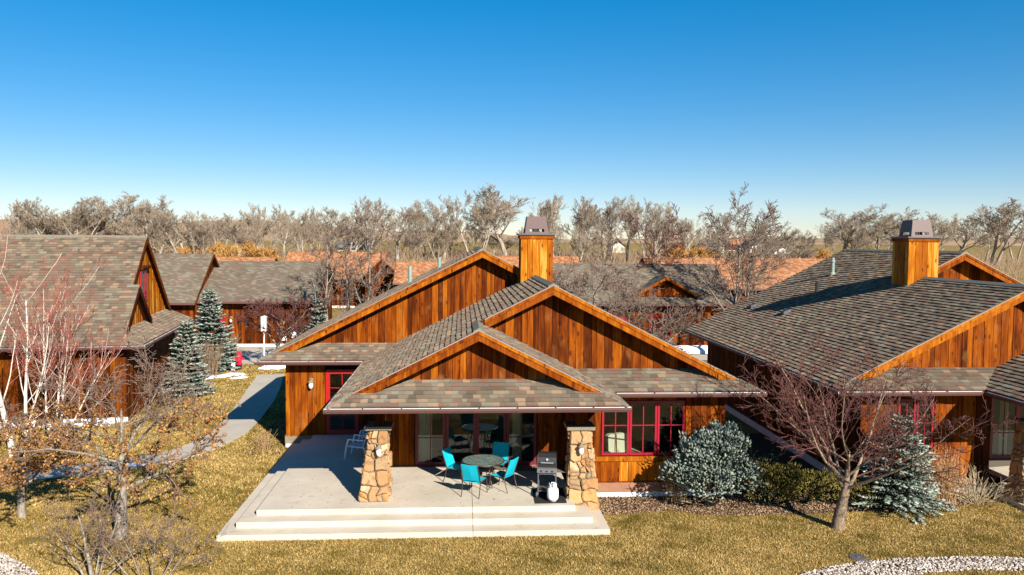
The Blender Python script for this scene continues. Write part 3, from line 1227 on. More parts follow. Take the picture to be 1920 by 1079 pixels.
    mb = MB(tf)
    dx0, dx1, dz1 = -1.40, 2.39, 2.34
    wbox(-2.45, dx0, SW, SW + t, -.3, T)
    wbox(dx1, 3.75, SW, SW + t, -.3, T)
    wbox(dx0, dx1, SW, SW + t, dz1, T)
    wbox(dx0, dx1, SW, SW + t, -.3, .0)
    wall_s = mb.build('wall', M['backing'], root)
    mb = MB(tf)
    ex0, ex1, ez1 = -4.83, -3.66, 2.36
    wbox(-6.25, ex0, LW, LW + t, G, T)
    wbox(ex1, -2.45, LW, LW + t, G, T)
    wbox(ex0, ex1, LW, LW + t, ez1, T)
    wall = mb.build('wall', M['backing'], root)
    mb = MB(tf)
    mb.box(-2.45, -2.33, SW + t, LW + t, -.3, T)
    mb.build('side_wall', M['planks'], root)
    mb = MB(tf)
    mb.box(3.75, 3.87, RW + t, SW, -.3, T)
    mb.build('side_wall', M['planks'], root)
    mb = MB(tf)
    mb.box(-6.25, -6.13, LW + t, YB - .7, G + .2, T + .1)
    mb.box(CX - .12, CX, RW + t, YB - .7, G + .2, T + .1)
    mb.box(-6.13, CX - .12, YB - .82, YB - .7, G, T)
    mb.build('side_wall', M['planks'], root)
    # boards
    def const(z): return lambda x: z
    board_run(wall_r, tf, 'x', RW, wx1 + .02, CX, const(.03), const(T), rng, M['wood'])
    board_run(wall_r, tf, 'x', RW, 3.72, wx0 - .02, const(.03), const(T), rng, M['wood'])
    board_run(wall_r, tf, 'x', RW, wx0 - .02, wx1 + .02, const(.03), const(.62), rng, M['wood_light'], .2, .34)
    board_run(wall_r, tf, 'x', RW, wx0, wx1, const(wz1 + .02), const(T), rng, M['wood'])
    if near:
        board_run(wall_s, tf, 'x', SW, -2.45, dx0 - .02, const(.0), const(T), rng, M['wood'])
        board_run(wall, tf, 'x', LW, ex1 + .02, -2.45, const(.0), const(T), rng, M['wood'])
    board_run(wall_s, tf, 'x', SW, dx1 + .02, 3.73, const(.0), const(T), rng, M['wood'])
    board_run(wall, tf, 'x', LW, -6.25, ex0 - .02, const(.0), const(T), rng, M['wood'])
    # sill rail, skirt boards and foundation
    mb = MB(tf)
    mb.box(wx0 - .15, wx1 + .12, RW - .07, RW - .002, .63, .765)
    mb.build('sill_rail', M['wood_light'], wall_r)
    mb = MB(tf)
    mb.box(3.72, CX + .03, RW - .055, RW - .002, -.285, .0)
    mb.build('skirt_board', M['weathered'], wall_r)
    mb = MB(tf)
    mb.box(3.72, CX + .035, RW - .07, RW - .003, .002, .028)
    mb.build('water_table', M['trim'], wall_r)
    mb = MB(tf)
    mb.box(-6.28, ex0, LW - .07, LW - .003, -.03, -.002)
    mb.build('water_table', M['trim'], wall)
    mb = MB(tf)
    mb.box(-6.28, -4.9, LW - .05, LW - .002, -.30, -.032)
    mb.build('skirt_board', M['capstone'], wall)
    mb = MB(tf)
    mb.box(3.75, CX + .01, RW - .03, RW - .003, G - .1, -.287)
    mb.box(CX, CX + .03, RW, YB - .7, G - .1, -.2)
    mb.build('foundation', M['foundation'], root)
    mb = MB(tf)
    mb.box(-6.28, -6.25, LW, YB - .7, G - .1, -.2)
    mb.box(-6.26, -6.0, LW - .03, LW - .003, G - .1, -.302)
    mb.build('foundation', M['foundation'], root)
    # rooms behind the glass
    mb = MB(tf)
    mb.poly([(-2.3, SW + .13, .004), (CX - .15, RW + .15, .004), (CX - .15, 28.4, .004), (-2.3, 28.4, .004)])
    mb.poly([(-2.3, 28.4, 0), (CX - .15, 28.4, 0), (CX - .15, 28.4, 2.6), (-2.3, 28.4, 2.6)])
    mb.poly([(-2.3, SW + .13, 2.6), (CX - .15, RW + .15, 2.6), (CX - .15, 28.4, 2.6), (-2.3, 28.4, 2.6)])
    mb.poly([(3.9, SW + .2, 0), (3.9, 28.3, 0), (3.9, 28.3, 2.59), (3.9, SW + .2, 2.59)])
    mb.poly([(-5.2, LW + 2.2, 0), (-3.0, LW + 2.2, 0), (-3.0, LW + 2.2, 2.5), (-5.2, LW + 2.2, 2.5)])
    mb.build('room_lining', M['room'], root)
    # triple window
    n3 = (wx1 - wx0) / nwin
    for i in range(nwin):
        window_unit(root, tf, wx0 + i * n3 + .008, wx0 + (i + 1) * n3 - .008, wz0, wz1, RW - .035, M['red'])
    if True:
        # sliding door of four leaves
        pw = (dx1 - dx0) / 4
        for i in range(4):
            x0, x1 = dx0 + i * pw + .006, dx0 + (i + 1) * pw - .006
            grid = ((.5,), (.36, .93)) if i in (0, 3) else ((), ())
            window_unit(root, tf, x0, x1, .03, dz1, SW + .01 + (.035 if i in (1, 2) else 0), M['maroon'], grid[0], grid[1], .085, .05, .02, 'door_leaf')
        mb = MB(tf)
        mb.box(dx0, dx1, SW - .04, SW + .12, .004, .028)
        mb.build('threshold', M['red'], root)
        for k, (a, b) in enumerate(((dx0 + .1, dx0 + .52), (dx1 - .75, dx1 - .45))):      # pleated curtains
            mb = MB(tf)
            n = 26
            pts = [(a + (b - a) * i / n, SW + .24 + .03 * math.sin(i * 1.9)) for i in range(n + 1)]
            for i in range(n):
                mb.poly([(pts[i][0], pts[i][1], .08), (pts[i + 1][0], pts[i + 1][1], .08), (pts[i + 1][0], pts[i + 1][1], 2.3), (pts[i][0], pts[i][1], 2.3)])
            mb.build('curtain', M['cream'], root, smooth=True)
        window_unit(root, tf, ex0, ex1, .02, ez1, LW - .03, M['redoor'], (.5,), (.25, .5, .75), .15, .10, .03, 'door')
        sconce(root, tf, -5.33, LW - .036, 1.85, 1.15)
    # porch columns, beam
    stone_column(root, tf, (2.93, 3.79, 20.98, 21.75), (2.99, 3.56, 21.13, 21.66), -.44 if near else -.44, 1.90, rng)
    sconce(root, tf, 3.26, 21.05, 1.40)
    if near:
        stone_column(root, tf, (-2.74, -1.92, 21.04, 21.85), (-2.43, -1.94, 21.20, 21.72), .0, 1.93, rng)
        sconce(root, tf, -2.17, 21.11, 1.40)
        mb = MB(tf)
        mb.box(-2.5, 3.6, 21.30, 21.54, 2.50, 2.70)
        mb.box(-2.46, -2.30, 21.55, 24.3, 2.50, 2.70)
        mb.build('porch_beam', M['trim_dark'], root)
    # chimney
    cx0, cx1, cy0, cy1, ct = 2.12, 3.27, 28.02, 29.12, 7.20
    mb = MB(tf)
    mb.box(cx0 + .03, cx1 - .03, cy0 + .03, cy1 - .03, 4.6, ct)
    ch = mb.build('chimney', M['backing'], root)
    board_run(ch, tf, 'x', cy0 + .03, cx0, cx1, lambda x: min(zL(x), zR(x)) + .0, const(ct - .1), rng, M['wood_light'], .17, .27)
    board_run(ch, tf, 'y', cx0 + .03, cy0 + .03, cy1, lambda y: zL(cx0), const(ct - .1), rng, M['wood_light'], .17, .27)
    board_run(ch, tf, 'y', cx1 - .03, cy0 + .03, cy1, lambda y: zR(cx1), const(ct - .1), rng, M['wood_light'], .17, .27, outward=1)
    mb = MB(tf)
    mb.box(cx0 - .03, cx1 + .03, cy0 - .03, cy1 + .03, ct - .098, ct + .03)
    mb.build('chimney_trim', M['trim'], ch)
    mb = MB(tf)
    mb.box(cx0 - .08, cx1 + .08, cy0 - .08, cy1 + .08, ct + .033, ct + .085)
    mb.build('chimney_cap', M['darkgrey'], ch)
    # sheet-metal shroud with slots in all four sides
    b0, b1, h0, h1, hz = .42, .335, ct + .087, ct + .70, .16
    cx_, cy_ = (cx0 + cx1) / 2, (cy0 + cy1) / 2
    mb = MB(tf)

    def sz(f): return b0 + (b1 - b0) * f
    f0, f1 = .10, .28

    def ringp(f):
        r = sz(f)
        z = h0 + (h1 - h0) * f
        return [Vector((cx_ - r, cy_ - r, z)), Vector((cx_ + r, cy_ - r, z)), Vector((cx_ + r, cy_ + r, z)), Vector((cx_ - r, cy_ + r, z))]
    R0, Ra, Rb, R1 = ringp(0), ringp(f0), ringp(f1), ringp(1)
    for i in range(4):
        j = (i + 1) % 4
        mb.poly([R0[i], R0[j], Ra[j], Ra[i]])
        mb.poly([Rb[i], Rb[j], R1[j], R1[i]])
        for lo_, hi_ in ((0, .17), (.83, 1)):
            mb.poly([Ra[i].lerp(Ra[j], lo_), Ra[i].lerp(Ra[j], hi_), Rb[i].lerp(Rb[j], hi_), Rb[i].lerp(Rb[j], lo_)])
    mb.poly(R1)
    mb.build('chimney_shroud', M['shroud'], ch)
    mb = MB(tf)
    mb.lathe([(.13, 0), (.13, .42)], (cx_, cy_, ct + .087), 12)
    mb.build('flue', M['steel'], ch)
    return root


rng = random.Random(11)
main_house = timber_house('timber_house', 'large brown plank house in the middle with three stepped gables and stone porch columns', None, rng, True)


def mirror(p):
    return (19.624 - p[0], p[1], p[2])


rng = random.Random(23)
right_house = timber_house('timber_house', 'neighbouring brown plank house at the right edge, long shingle slope with vent pipes', mirror, rng, False)


def roof_pipe(house, x, y, zb, h, r, collar=True, mat='lead'):
    mb = MB()
    prf = [(r * 1.9, -.05), (r * 1.7, .06), (r, .14), (r, h * .72), (r * 1.35, h * .74), (r * 1.35, h * .80), (r, h * .83), (r * .8, h)] if collar else [(r * 1.5, -.05), (r, .05), (r, h)]
    mb.lathe(prf, (x, y, zb), 12)
    mb.build('vent_pipe', M[mat], house, smooth=False)


def zRm(x): return zR(19.624 - x)


roof_pipe(right_house, 16.64, 34.5, zRm(16.64), .78, .075)
roof_pipe(right_house, 15.28, 33.11, zRm(15.28), .42, .06, False, 'black')
for x, y in ((13.54, 35.79), (13.6, 32.23)):
    mb = MB()
    mb.prism([(x - .16, y - .14, zRm(x - .16) + .0), (x + .16, y - .14, zRm(x + .16)), (x + .12, y - .12, zRm(x + .12) + .13), (x - .16, y - .12, zRm(x - .16) + .16)], (0, .28, 0))
    mb.build('roof_vent', M['black'], right_house)
roof_pipe(main_house, -2.1, 33.0, zL1(-2.1), .68, .085, False)
roof_pipe(main_house, -0.9, 33.4, zL1(-0.9), .45, .075, False)


# ------------------------------------------------------------------ patios
def patio(name, tf, x_off=None):
    r = .149
    mb = MB(tf)
    xa0, xa1, ya, yb, yc = -5.268, 3.063, 20.551, 20.069, 19.586
    jx = .33
    g = .006
    mb.prism([(xa0, ya, 0), (jx - g, ya, 0), (jx - g, LWALL, 0), (xa0, LWALL, 0)], (0, 0, -r))
    p = mb.build(name, M['concrete'], kind='structure')
    mb = MB(tf)
    mb.prism([(jx + g, ya, 0), (xa1, ya, 0), (xa1, 24.41, 0), (jx + g, 24.41, 0)], (0, 0, -r))
    mb.build('slab', M['concrete'], p)
    for (x0, x1, y, z) in ((-5.653, 3.445, yb, -r), (-5.999, 3.818, yc, -2 * r)):
        for l, rr, yback in ((x0, jx - g, LWALL), (jx + g, x1, 22.5)):
            mb = MB(tf)
            mb.prism([(l, y, z - .001), (rr, y, z - .001), (rr, yback, z - .001), (l, yback, z - .001)], (0, 0, -r - (.0 if z > -.2 else .1)))
            mb.build('step', M['concrete'], p)
    return p


LWALL = 28.55
patio('patio', None)
patio('patio', mirror)


# ------------------------------------------------------------------ steep-roofed house on the left
def left_house():
    rng = random.Random(31)
    root = empty('steep_roof_house', (-12.56, 32.18, G), 'house on the left with a tall steep shingle roof and red window in its gable', 'house', rz=RAD(8.5))
    z0 = -G                                             # local z of the patio level
    s1 = .776
    k1 = math.sqrt(1 + s1 * s1)
    ze = ZE + z0
    e = .11
    yr_, zr_ = 5.7, ze + s1 * (5.7 - e)
    xw = -1.30                                          # gable wall
    xm, xl = -1.08, -.82                                # main and lower rakes
    yl = 2.97
    zl = ze + s1 * (yl - e)
    xf = -15.0

    def zf(x, y): return ze + s1 * (y - e)
    def zb(x, y): return zr_ - s1 * (y - yr_)
    def zlb(x, y): return zl - s1 * (y - yl)
    def zs(x, y): return ze + .5 * (-e - x)
    yend = 2 * yr_ - e
    hy = lambda x: e + (.5 / s1) * (-e - x)
    front = [(-e, e), (xl, hy(xl)), (xl, yl), (xm, yl), (xm, yr_), (xf, yr_), (xf, e)]
    back = [(xm, yr_), (xm, yend - .6), (-e, yend), (xf, yend), (xf, yr_)]
    skirt = [(-e, e), (-e, yend), (xw, yend - .6), (xw, hy(xw))]
    lback = [(xl, yl), (xl, 5.15), (xw, 5.15), (xw, yl)]
    mb = MB()
    for fz, poly in ((zf, front), (zb, [(xm, yr_), (xm, yend - .5), (xf, yend - .5), (xf, yr_)]), (zs, skirt), (zlb, lback)):
        mb.prism([(x, y, fz(x, y) - .004) for x, y in poly], (0, 0, -.15), 0, .5, 1, 1)
    roof = mb.build('roof', [M['roof_far'], M['soffit']], root)
    recs = []
    vis = [(max(x, -9.5), y) for x, y in front]
    recs += shingle_tabs([(x, (y - e) * k1) for x, y in vis], (0, e, ze), (1, 0, 0), (0, 1, s1), rng, .15, .34)
    ks = math.sqrt(1.25)
    recs += shingle_tabs([(y, (-e - x) * ks) for x, y in skirt], (-e, 0, ze), (0, 1, 0), (-1, 0, .5), rng, .15, .34)
    mb = MB()
    for r in recs:
        add_tab(mb, r)
    mb.build('shingle_field', M['shingle'], roof, kind='stuff')
    for x, y, z, x2 in ((xm, yr_, zr_, xf), (xl, yl, zl, xw)):
        mb = MB()
        cap_strip(mb, (x + .02, y, z), (x2, y, z), .16, (0, -1, -s1), (0, 1, -s1), .04)
        mb.build('ridge_cap', M['cap'], roof)
    mb = MB()
    cap_strip(mb, (-e, e, ze), (xl - .05, hy(xl - .05), zs(xl - .05, 0)), .1, (0, -1, -s1), (1, 0, -.5), .02, .19, rng)
    mb.build('hip_cap', M['cap'], roof)
    # rakes on the gable end
    def rk(x, a, b, mat='trim_dark'):
        m_ = MB()
        m_.beam((x + .02, a[0], a[1] - .13), (x + .02, b[0], b[1] - .13), (.04, 0, 0), (0, 0, .26))
        m_.build('rake_board', M[mat], root)
    rk(xm, (yl, zl), (yr_, zr_))
    rk(xm, (yend - .55, zb(0, yend - .55)), (yr_, zr_))
    rk(xl, (hy(xl), zf(0, hy(xl))), (yl, zl))
    rk(xl, (5.1, zlb(0, 5.1)), (yl, zl))
    # gable walls
    def gw(x, ya, yb, top, bot, nm):
        m_ = MB()
        n = 24
        for i in range(n):
            a, b = ya + (yb - ya) * i / n, ya + (yb - ya) * (i + 1) / n
            ta, tb = top(a), top(b)
            m_.prism([(x - .06, a, min(bot(a), ta)), (x - .06, b, min(bot(b), tb)), (x - .06, b, tb), (x - .06, a, ta)], (.06, 0, 0))
        w_ = m_.build('gable_wall', M['backing'], root)
        board_run(w_, None, 'y', x, ya, yb, bot, top, rng, M['wood_light'], .16, .26, outward=1)
    gw(xw, 1.2, 10.2, lambda y: min(zf(0, y), zb(0, y)) - .18, lambda y: max(zs(xw, y), zlb(0, y) if yl < y < 5.1 else 0) - .01, 'main')
    gw(xw + .16, 1.2, 5.1, lambda y: min(zf(0, y), zlb(0, y)) - .18, lambda y: zs(xw + .16, y) - .01, 'low')
    # gable window: two narrow curtained lights under a log lintel
    zw0, zw1 = 4.1 + z0, 5.55 + z0
    m_ = MB()
    for a, b in ((5.14, 5.22), (5.68, 5.78), (6.24, 6.32)):
        m_.box(xw + .02, xw + .07, a, b, zw0, zw1)
    m_.box(xw + .02, xw + .07, 5.22, 6.24, zw0, zw0 + .07)
    m_.box(xw + .02, xw + .07, 5.22, 6.24, zw1 - .07, zw1)
    win = m_.build('window', M['red'], root)
    for a, b in ((5.22, 5.68), (5.78, 6.24)):
        m_ = MB()
        m_.poly([(xw + .05, a, zw0), (xw + .05, b, zw0), (xw + .05, b, zw1), (xw + .05, a, zw1)])
        m_.build('pane', M['glass'], win)
        m_ = MB()
        c = (a + b) / 2
        m_.box(xw + .036, xw + .044, c - .12, c + .10, zw0 + .05, zw1 - .06)
        m_.build('curtain', M['cream'], win)
    m_ = MB()
    m_.tube([(xw + .12, 5.0, zw1 + .14), (xw + .12, 6.45, zw1 + .14)], [.1, .09], 10)
    m_.build('lintel', M['trim_dark'], root)
    # lower walls
    yw, xs_ = .78, -.85
    T = ZE + z0 - .12
    m_ = MB()
    m_.box(xf, xs_, yw, yw + .12, 0, T)
    w_ = m_.build('wall', M['backing'], root)
    m_ = MB()
    m_.box(xs_ - .12, xs_, yw + .13, yend - .8, 0, T)
    m_.build('side_wall', M['planks'], root)
    board_run(w_, None, 'x', yw, -7.4, xs_, lambda x: .22, lambda x: T, rng, M['trim_dark'], .18, .30)
    m_ = MB()
    m_.box(xf, xs_ + .02, yw - .06, yw - .002, .0, .21)
    m_.build('foundation', M['foundation'], root)
    # tall window near the frame edge and side door recess
    for x in (-7.1,):
        window_unit(root, None, x, x + .9, 1.0, 2.3, yw - .06, M['maroon'])
    for a, b, o in (((xf, e, ze - .03), (.0, e, ze - .03), (0, -1, 0)), ((-e, e, ze - .03), (-e, yend, ze - .03), (1, 0, 0))):
        gutter(root, None, a, b, o)
    return root


left_house()


# ------------------------------------------------------------------ houses farther back
def far_house(name, label, x0, x1, yf, depth, rise, wall='planks', roof='roof_far', ze=ZE, oh=.7, base=G, axis='x', rz=0.0, wins=(), gable=None, doors=(), group=None, trim='trim_dark', frame='maroon'):
    """gabled house. axis 'x': ridge runs left-right; 'y': ridge runs away from the camera. wins, doors: (x0, x1, z0, z1) on the front wall"""
    cx_ = (x0 + x1) / 2
    root = empty(name, (cx_, yf + depth / 2, base), label, 'house', group, RAD(rz))
    hw, hd = (x1 - x0) / 2, depth / 2
    h = ze - base
    mb = MB()
    t = .14
    if axis == 'x':
        s = rise / (hd + oh)
        pf = [(-hw - oh * .6, -hd - oh, h), (hw + oh * .6, -hd - oh, h), (hw + oh * .6, 0, h + rise), (-hw - oh * .6, 0, h + rise)]
        pb = [(-hw - oh * .6, 0, h + rise), (hw + oh * .6, 0, h + rise), (hw + oh * .6, hd + oh, h), (-hw - oh * .6, hd + oh, h)]
        gab = [[(sx * hw, -hd, 0), (sx * hw, hd, 0), (sx * hw, hd, h + s * oh - t), (sx * hw, 0, h + rise - t), (sx * hw, -hd, h + s * oh - t)] for sx in (-1, 1)]
        zt = h + s * oh - t
    else:
        s = rise / (hw + oh)
        pf = [(-hw - oh, -hd - oh * .6, h), (0, -hd - oh * .6, h + rise), (0, hd + oh * .6, h + rise), (-hw - oh, hd + oh * .6, h)]
        pb = [(hw + oh, -hd - oh * .6, h), (0, -hd - oh * .6, h + rise), (0, hd + oh * .6, h + rise), (hw + oh, hd + oh * .6, h)]
        gab = [[(-hw, sy * hd, 0), (hw, sy * hd, 0), (hw, sy * hd, h + s * oh - t), (0, sy * hd, h + rise - t), (-hw, sy * hd, h + s * oh - t)] for sy in (-1, 1)]
        zt = h + s * oh - t
    mb.prism(pf, (0, 0, -.12), 0, .5, 1, 1)
    mb.prism(pb, (0, 0, -.12), 0, .5, 1, 1)
    rf = mb.build('roof', [M[roof], M['soffit']], root)
    mb = MB()
    for g_ in gab:
        mb.poly(g_)
    if axis == 'x':
        mb.poly([(-hw, -hd, 0), (hw, -hd, 0), (hw, -hd, zt), (-hw, -hd, zt)])
        mb.poly([(-hw, hd, 0), (hw, hd, 0), (hw, hd, zt), (-hw, hd, zt)])
    else:
        mb.poly([(-hw, -hd, 0), (-hw, hd, 0), (-hw, hd, zt), (-hw, -hd, zt)])
        mb.poly([(hw, -hd, 0), (hw, hd, 0), (hw, hd, zt), (hw, -hd, zt)])
    mb.build('wall', M[wall], root)
    mb = MB()
    mb.box(-hw - .04, hw + .04, -hd - .05, -hd - .003, 0, .22)
    mb.build('foundation', M['foundation'], root)
    if axis == 'x':
        mb = MB()
        mb.beam((-hw - oh * .6, -hd - oh - .05, h - .07), (hw + oh * .6, -hd - oh - .05, h - .07), (0, .09, 0), (0, 0, .13))
        mb.build('gutter', M['gutter'], root)
        for sx in (-1, 1):
            mb = MB()
            for q in (pf, pb):
                pass
            a = Vector((sx * (hw + oh * .6), -hd - oh, h - .1))
            b = Vector((sx * (hw + oh * .6), 0, h + rise - .1))
            c = Vector((sx * (hw + oh * .6), hd + oh, h - .1))
            mb.beam(a, b, (.05, 0, 0), (0, 0, .2))
            mb.beam(b, c, (.05, 0, 0), (0, 0, .2))
            mb.build('rake_board', M[trim], root)
    else:
        mb = MB()
        y_ = -hd - oh * .6 - .02
        mb.beam((-hw - oh, y_, h - .1), (0, y_, h + rise - .1), (0, .05, 0), (0, 0, .2))
        mb.beam((hw + oh, y_, h - .1), (0, y_, h + rise - .1), (0, .05, 0), (0, 0, .2))
        mb.build('rake_board', M[trim], root)
    for (a, b, c, d) in wins:
        window_unit(root, None, a, b, c, d, -hd - .06, M[frame], (.5,), (.5,), .07, .05)
    for (a, b, c, d) in doors:
        mb = MB()
        mb.box(a, b, -hd - .05, -hd - .004, c, d)
        dr_ = mb.build('door', M['red'], root)
        mb = MB()
        mb.lathe([(.03, 0), (.03, .04)], (b - .12, -hd - .08, c + .95), 8)
        mb.build('handle', M['steel'], dr_)
    if gable:                                           # small front gable over the eave
        gx, gw_, gz, gr = gable
        s = gr / gw_
        yy = -hd - oh * .35
        y2 = -hd * .35
        mb = MB()
        mb.prism([(gx - gw_, yy, gz), (gx, yy, gz + gr), (gx, y2, gz + gr), (gx - gw_, y2, gz)], (0, 0, -.1), 0, .5, 1, 1)
        mb.prism([(gx + gw_, yy, gz), (gx, yy, gz + gr), (gx, y2, gz + gr), (gx + gw_, y2, gz)], (0, 0, -.1), 0, .5, 1, 1)
        mb.build('gable_roof', [M[roof], M['soffit']], root)
        mb = MB()
        mb.poly([(gx - gw_ * .86, yy + .3, gz - .05), (gx + gw_ * .86, yy + .3, gz - .05), (gx, yy + .3, gz + gr * .86)])
        mb.build('gable_wall', M[wall], root)
        mb = MB()
        mb.beam((gx - gw_, yy - .03, gz - .08), (gx, yy - .03, gz + gr - .08), (0, .05, 0), (0, 0, .2))
        mb.beam((gx + gw_, yy - .03, gz - .08), (gx, yy - .03, gz + gr - .08), (0, .05, 0), (0, 0, .2))
        mb.build('rake_board', M['trim'], root)
    return root


# house behind the two spruces: tall wing and long low wing with a red door
l3 = far_house('plank_house', 'low brown plank house with red door behind the bare crab tree and fire hydrant', -17.6, -10.3, 55.8, 8.4, 2.65, doors=((-3.2, -2.3, .22, 2.2),))
for nm, (x, z) in (('a', (1.65, .75)), ('b', (2.35, .95))):
    mb = MB()
    y = -4.2
    mb.lathe([(.17, 0), (.19, .05), (.19, .17), (.1, .22)], (x, y - .06, z), 14, ax=Matrix.Rotation(RAD(90), 3, 'X'))
    mb.box(x - .12, x + .12, y - .16, y - .004, z - .28, z - .2)
    mb.tube([(x + .2, y - .1, .1), (x + .2, y - .1, z), (x + .05, y - .1, z)], [.025] * 3, 6)
    mb.build('gas_meter', M['white'], l3)
mb = MB()
mb.beam((2.55, -4.26, 0), (2.55, -4.26, 3.0), (.09, 0, 0), (0, .07, 0))
mb.build('downspout', M['gutter'], l3)
sconce(l3, None, -1.9, -4.21, 1.9, 1.3)
far_house('plank_house', 'taller brown shingle-roofed wing with a golden gable rising behind the steep-roofed left house', -26.5, -18.0, 54.4, 7.2, 3.2, oh=.6, ze=ZE)
far_house('plank_house', 'long low brown plank house with small front gable and red window behind the middle house', 6.0, 18.6, 54.3, 8.6, 2.65, gable=(1.95, 2.35, 3.75, 1.30),
          wins=((.9, 2.4, .9, 2.35),), doors=((-1.6, -.75, .22, 2.25),), frame='red')
# cedar-shake houses
far_house('shake_roof_house', 'orange shake-roofed house with a front gable behind the three thin bare trees', -19.5, -9.0, 88.5, 9, 2.9, roof='shake_far', wins=((1.2, 1.9, .9, 2.1),))
far_house('shake_roof_house', 'front-facing brown gable wing of an orange shake roof seen above the long left gable', -10.2, -6.6, 85.5, 7, 2.3, roof='shake_far', axis='y', wins=((-.4, .5, 1.1, 2.2),))
far_house('shake_roof_house', 'orange shake roof peeping over the left slope of the middle house', -6.3, -1.2, 79.5, 7, 2.1, roof='shake_far')
far_house('shake_roof_house', 'orange shake roof seen either side of the middle chimney', .5, 13.0, 86.0, 8, 2.6, roof='shake_far')
far_house('shake_roof_house', 'broad orange shake roof behind the bare trees beside the right-hand house', 18.6, 37.0, 72.5, 11.0, 2.75, roof='shake_far', oh=.9)
far_house('shake_roof_house', 'small orange shake roof beyond the low house with the red door', -27.0, -21.0, 86.0, 8, 2.3, roof='shake_far')


def tiny_house(label, x, y, w, d, h, rise, wall, roof, axis='x', rz=0):
    return far_house('distant_house', label, x - w / 2, x + w / 2, y, d, rise, wall, roof, ze=terrain_z(x, y) + h, oh=.5, base=terrain_z(x, y), axis=axis, rz=rz,
                     wins=((-w * .3, -w * .3 + 1.4, .9, 2.2), (w * .2, w * .2 + 1.4, .9, 2.2)), trim='trim_dark')


M['roof_grey'] = brick_roof_mat('grey_roof', [(.16, .15, .135), (.20, .19, .17)], 1.0, .4)
tiny_house('distant white house with grey roof on the field behind the right-hand trees', 131, 318, 12, 10, 3.2, 3.2, 'white', 'roof_grey')
tiny_house('distant white gable end beside the grey-roofed white house', 122.5, 322, 6.5, 12, 3.0, 3.0, 'white', 'roof_grey', 'y')
tiny_house('distant pale house half hidden left of the white houses', 112, 345, 9, 9, 3.2, 3.0, 'cream', 'roof_grey')
tiny_house('distant house with orange roof above the white houses', 150, 420, 14, 10, 3.4, 3.4, 'planks', 'shake_far')
tiny_house('small distant cream gable among the brush above the low back house', 66, 330, 5.5, 7, 2.6, 2.4, 'cream', 'roof_grey', 'y')
tiny_house('distant pale shed between trunks above the left gable', -28, 210, 9, 7, 2.6, 2.0, 'cream', 'roof_grey')
tiny_house('long pale distant barn on the far left hillside', -330, 640, 40, 14, 6, 5, 'white', 'roof_grey')

# ------------------------------------------------------------------ furniture and small things on the patio


def put(o, x, y, z, rz):
    o.location = (x, y, z)
    o.rotation_euler = (0, 0, rz)
    return o


def sling_chair(x, y, rz, label):
    """faces local +y"""
    t = empty('patio_chair', (x, y, .002), label, 'chair', 'teal chairs round the patio table', rz)
    n = 9

    def surf(name, f, mat):
        mb = MB()
        us = [i / n for i in range(n + 1)]
        for i in range(n):
            a, b = us[i], us[i + 1]
            pts = [f(-1, a), f(1, a), f(1, b), f(-1, b)]
            mid0, mid1 = f(0, a), f(0, b)
            up_ = Vector((0, .004, .012))
            for q in ([pts[0], mid0, mid1, pts[3]], [mid0, pts[1], pts[2], mid1]):
                mb.prism(q, up_)
        mb.build(name, M[mat], t)

    def seat(s, u):
        return (s * .245, .24 - u * .46, .425 - .025 * math.sin(u * math.pi) - .012 * (1 - s * s) - .015 * u)

    def back(s, u):
        return (s * .245, -.21 - u * .17 - .025 * (1 - s * s) * math.sin(u * math.pi), .44 + u * .46 + .02 * s * s * u)
    surf('seat', seat, 'teal')
    surf('backrest', back, 'teal')
    for s in (-1, 1):
        mb = MB()
        mb.tube([(s * .262, .29, 0), (s * .262, .265, .25), (s * .262, .235, .43)], [.013] * 3, 7)
        mb.build('leg', M['bronze'], t)
        mb = MB()
        mb.tube([(s * .262, -.33, 0), (s * .262, -.255, .22), (s * .262, -.215, .42)], [.013] * 3, 7)
        mb.build('leg', M['bronze'], t)
        mb = MB()
        mb.tube([(s * .262, .245, .425), (s * .262, -.2, .41), (s * .262, -.225, .46), (s * .258, -.30, .68), (s * .25, -.385, .915)], [.013] * 5, 7)
        mb.build('side_rail', M['bronze'], t)
    mb = MB()
    mb.tube([(-.262, .245, .40), (.262, .245, .40)], [.011] * 2, 6)
    mb.build('stretcher', M['bronze'], t)
    return t


def face(dx, dy):
    return math.atan2(dy, dx) - math.pi / 2


sling_chair(-.08, 22.86, face(.71, -.35), 'teal sling chair on the left side of the round table')
sling_chair(.40, 21.58, face(.40, .92), 'teal sling chair nearest the steps, its back to the camera')
sling_chair(1.20, 22.02, face(-.82, .57), 'teal sling chair at the table on the side nearest the grill')
sling_chair(1.12, 23.28, face(-.35, -.94), 'teal sling chair half in shade behind the round table')

t = empty('patio_table', (.66, 22.45, .002), 'round glass-topped patio table between four teal chairs', 'table')
mb = MB()
mb.lathe([(.585, .705), (.585, .717), (.58, .719)], (0, 0, 0), 40)
mb.build('table_top', M['tabletop'], t)
mb = MB()
ring = [(.60 * math.cos(a), .60 * math.sin(a), .708) for a in np.linspace(0, 2 * math.pi, 41)]
mb.tube(ring, [.019] * 41, 7)
mb.build('rim', M['bronze'], t)
for k in range(4):
    a = k * math.pi / 2 + .6
    mb = MB()
    mb.tube([(.44 * math.cos(a), .44 * math.sin(a), 0), (.36 * math.cos(a), .36 * math.sin(a), .25), (.30 * math.cos(a), .30 * math.sin(a), .5), (.46 * math.cos(a), .46 * math.sin(a), .69)], [.018] * 4, 7)
    mb.build('leg', M['bronze'], t)
mb = MB()
ring = [(.33 * math.cos(a), .33 * math.sin(a), .36) for a in np.linspace(0, 2 * math.pi, 25)]
mb.tube(ring, [.011] * 25, 6)
mb.build('leg_ring', M['bronze'], t)
mb = MB()
mb.lathe([(.03, .719), (.034, .724), (.01, .728)], (0, 0, 0), 12)
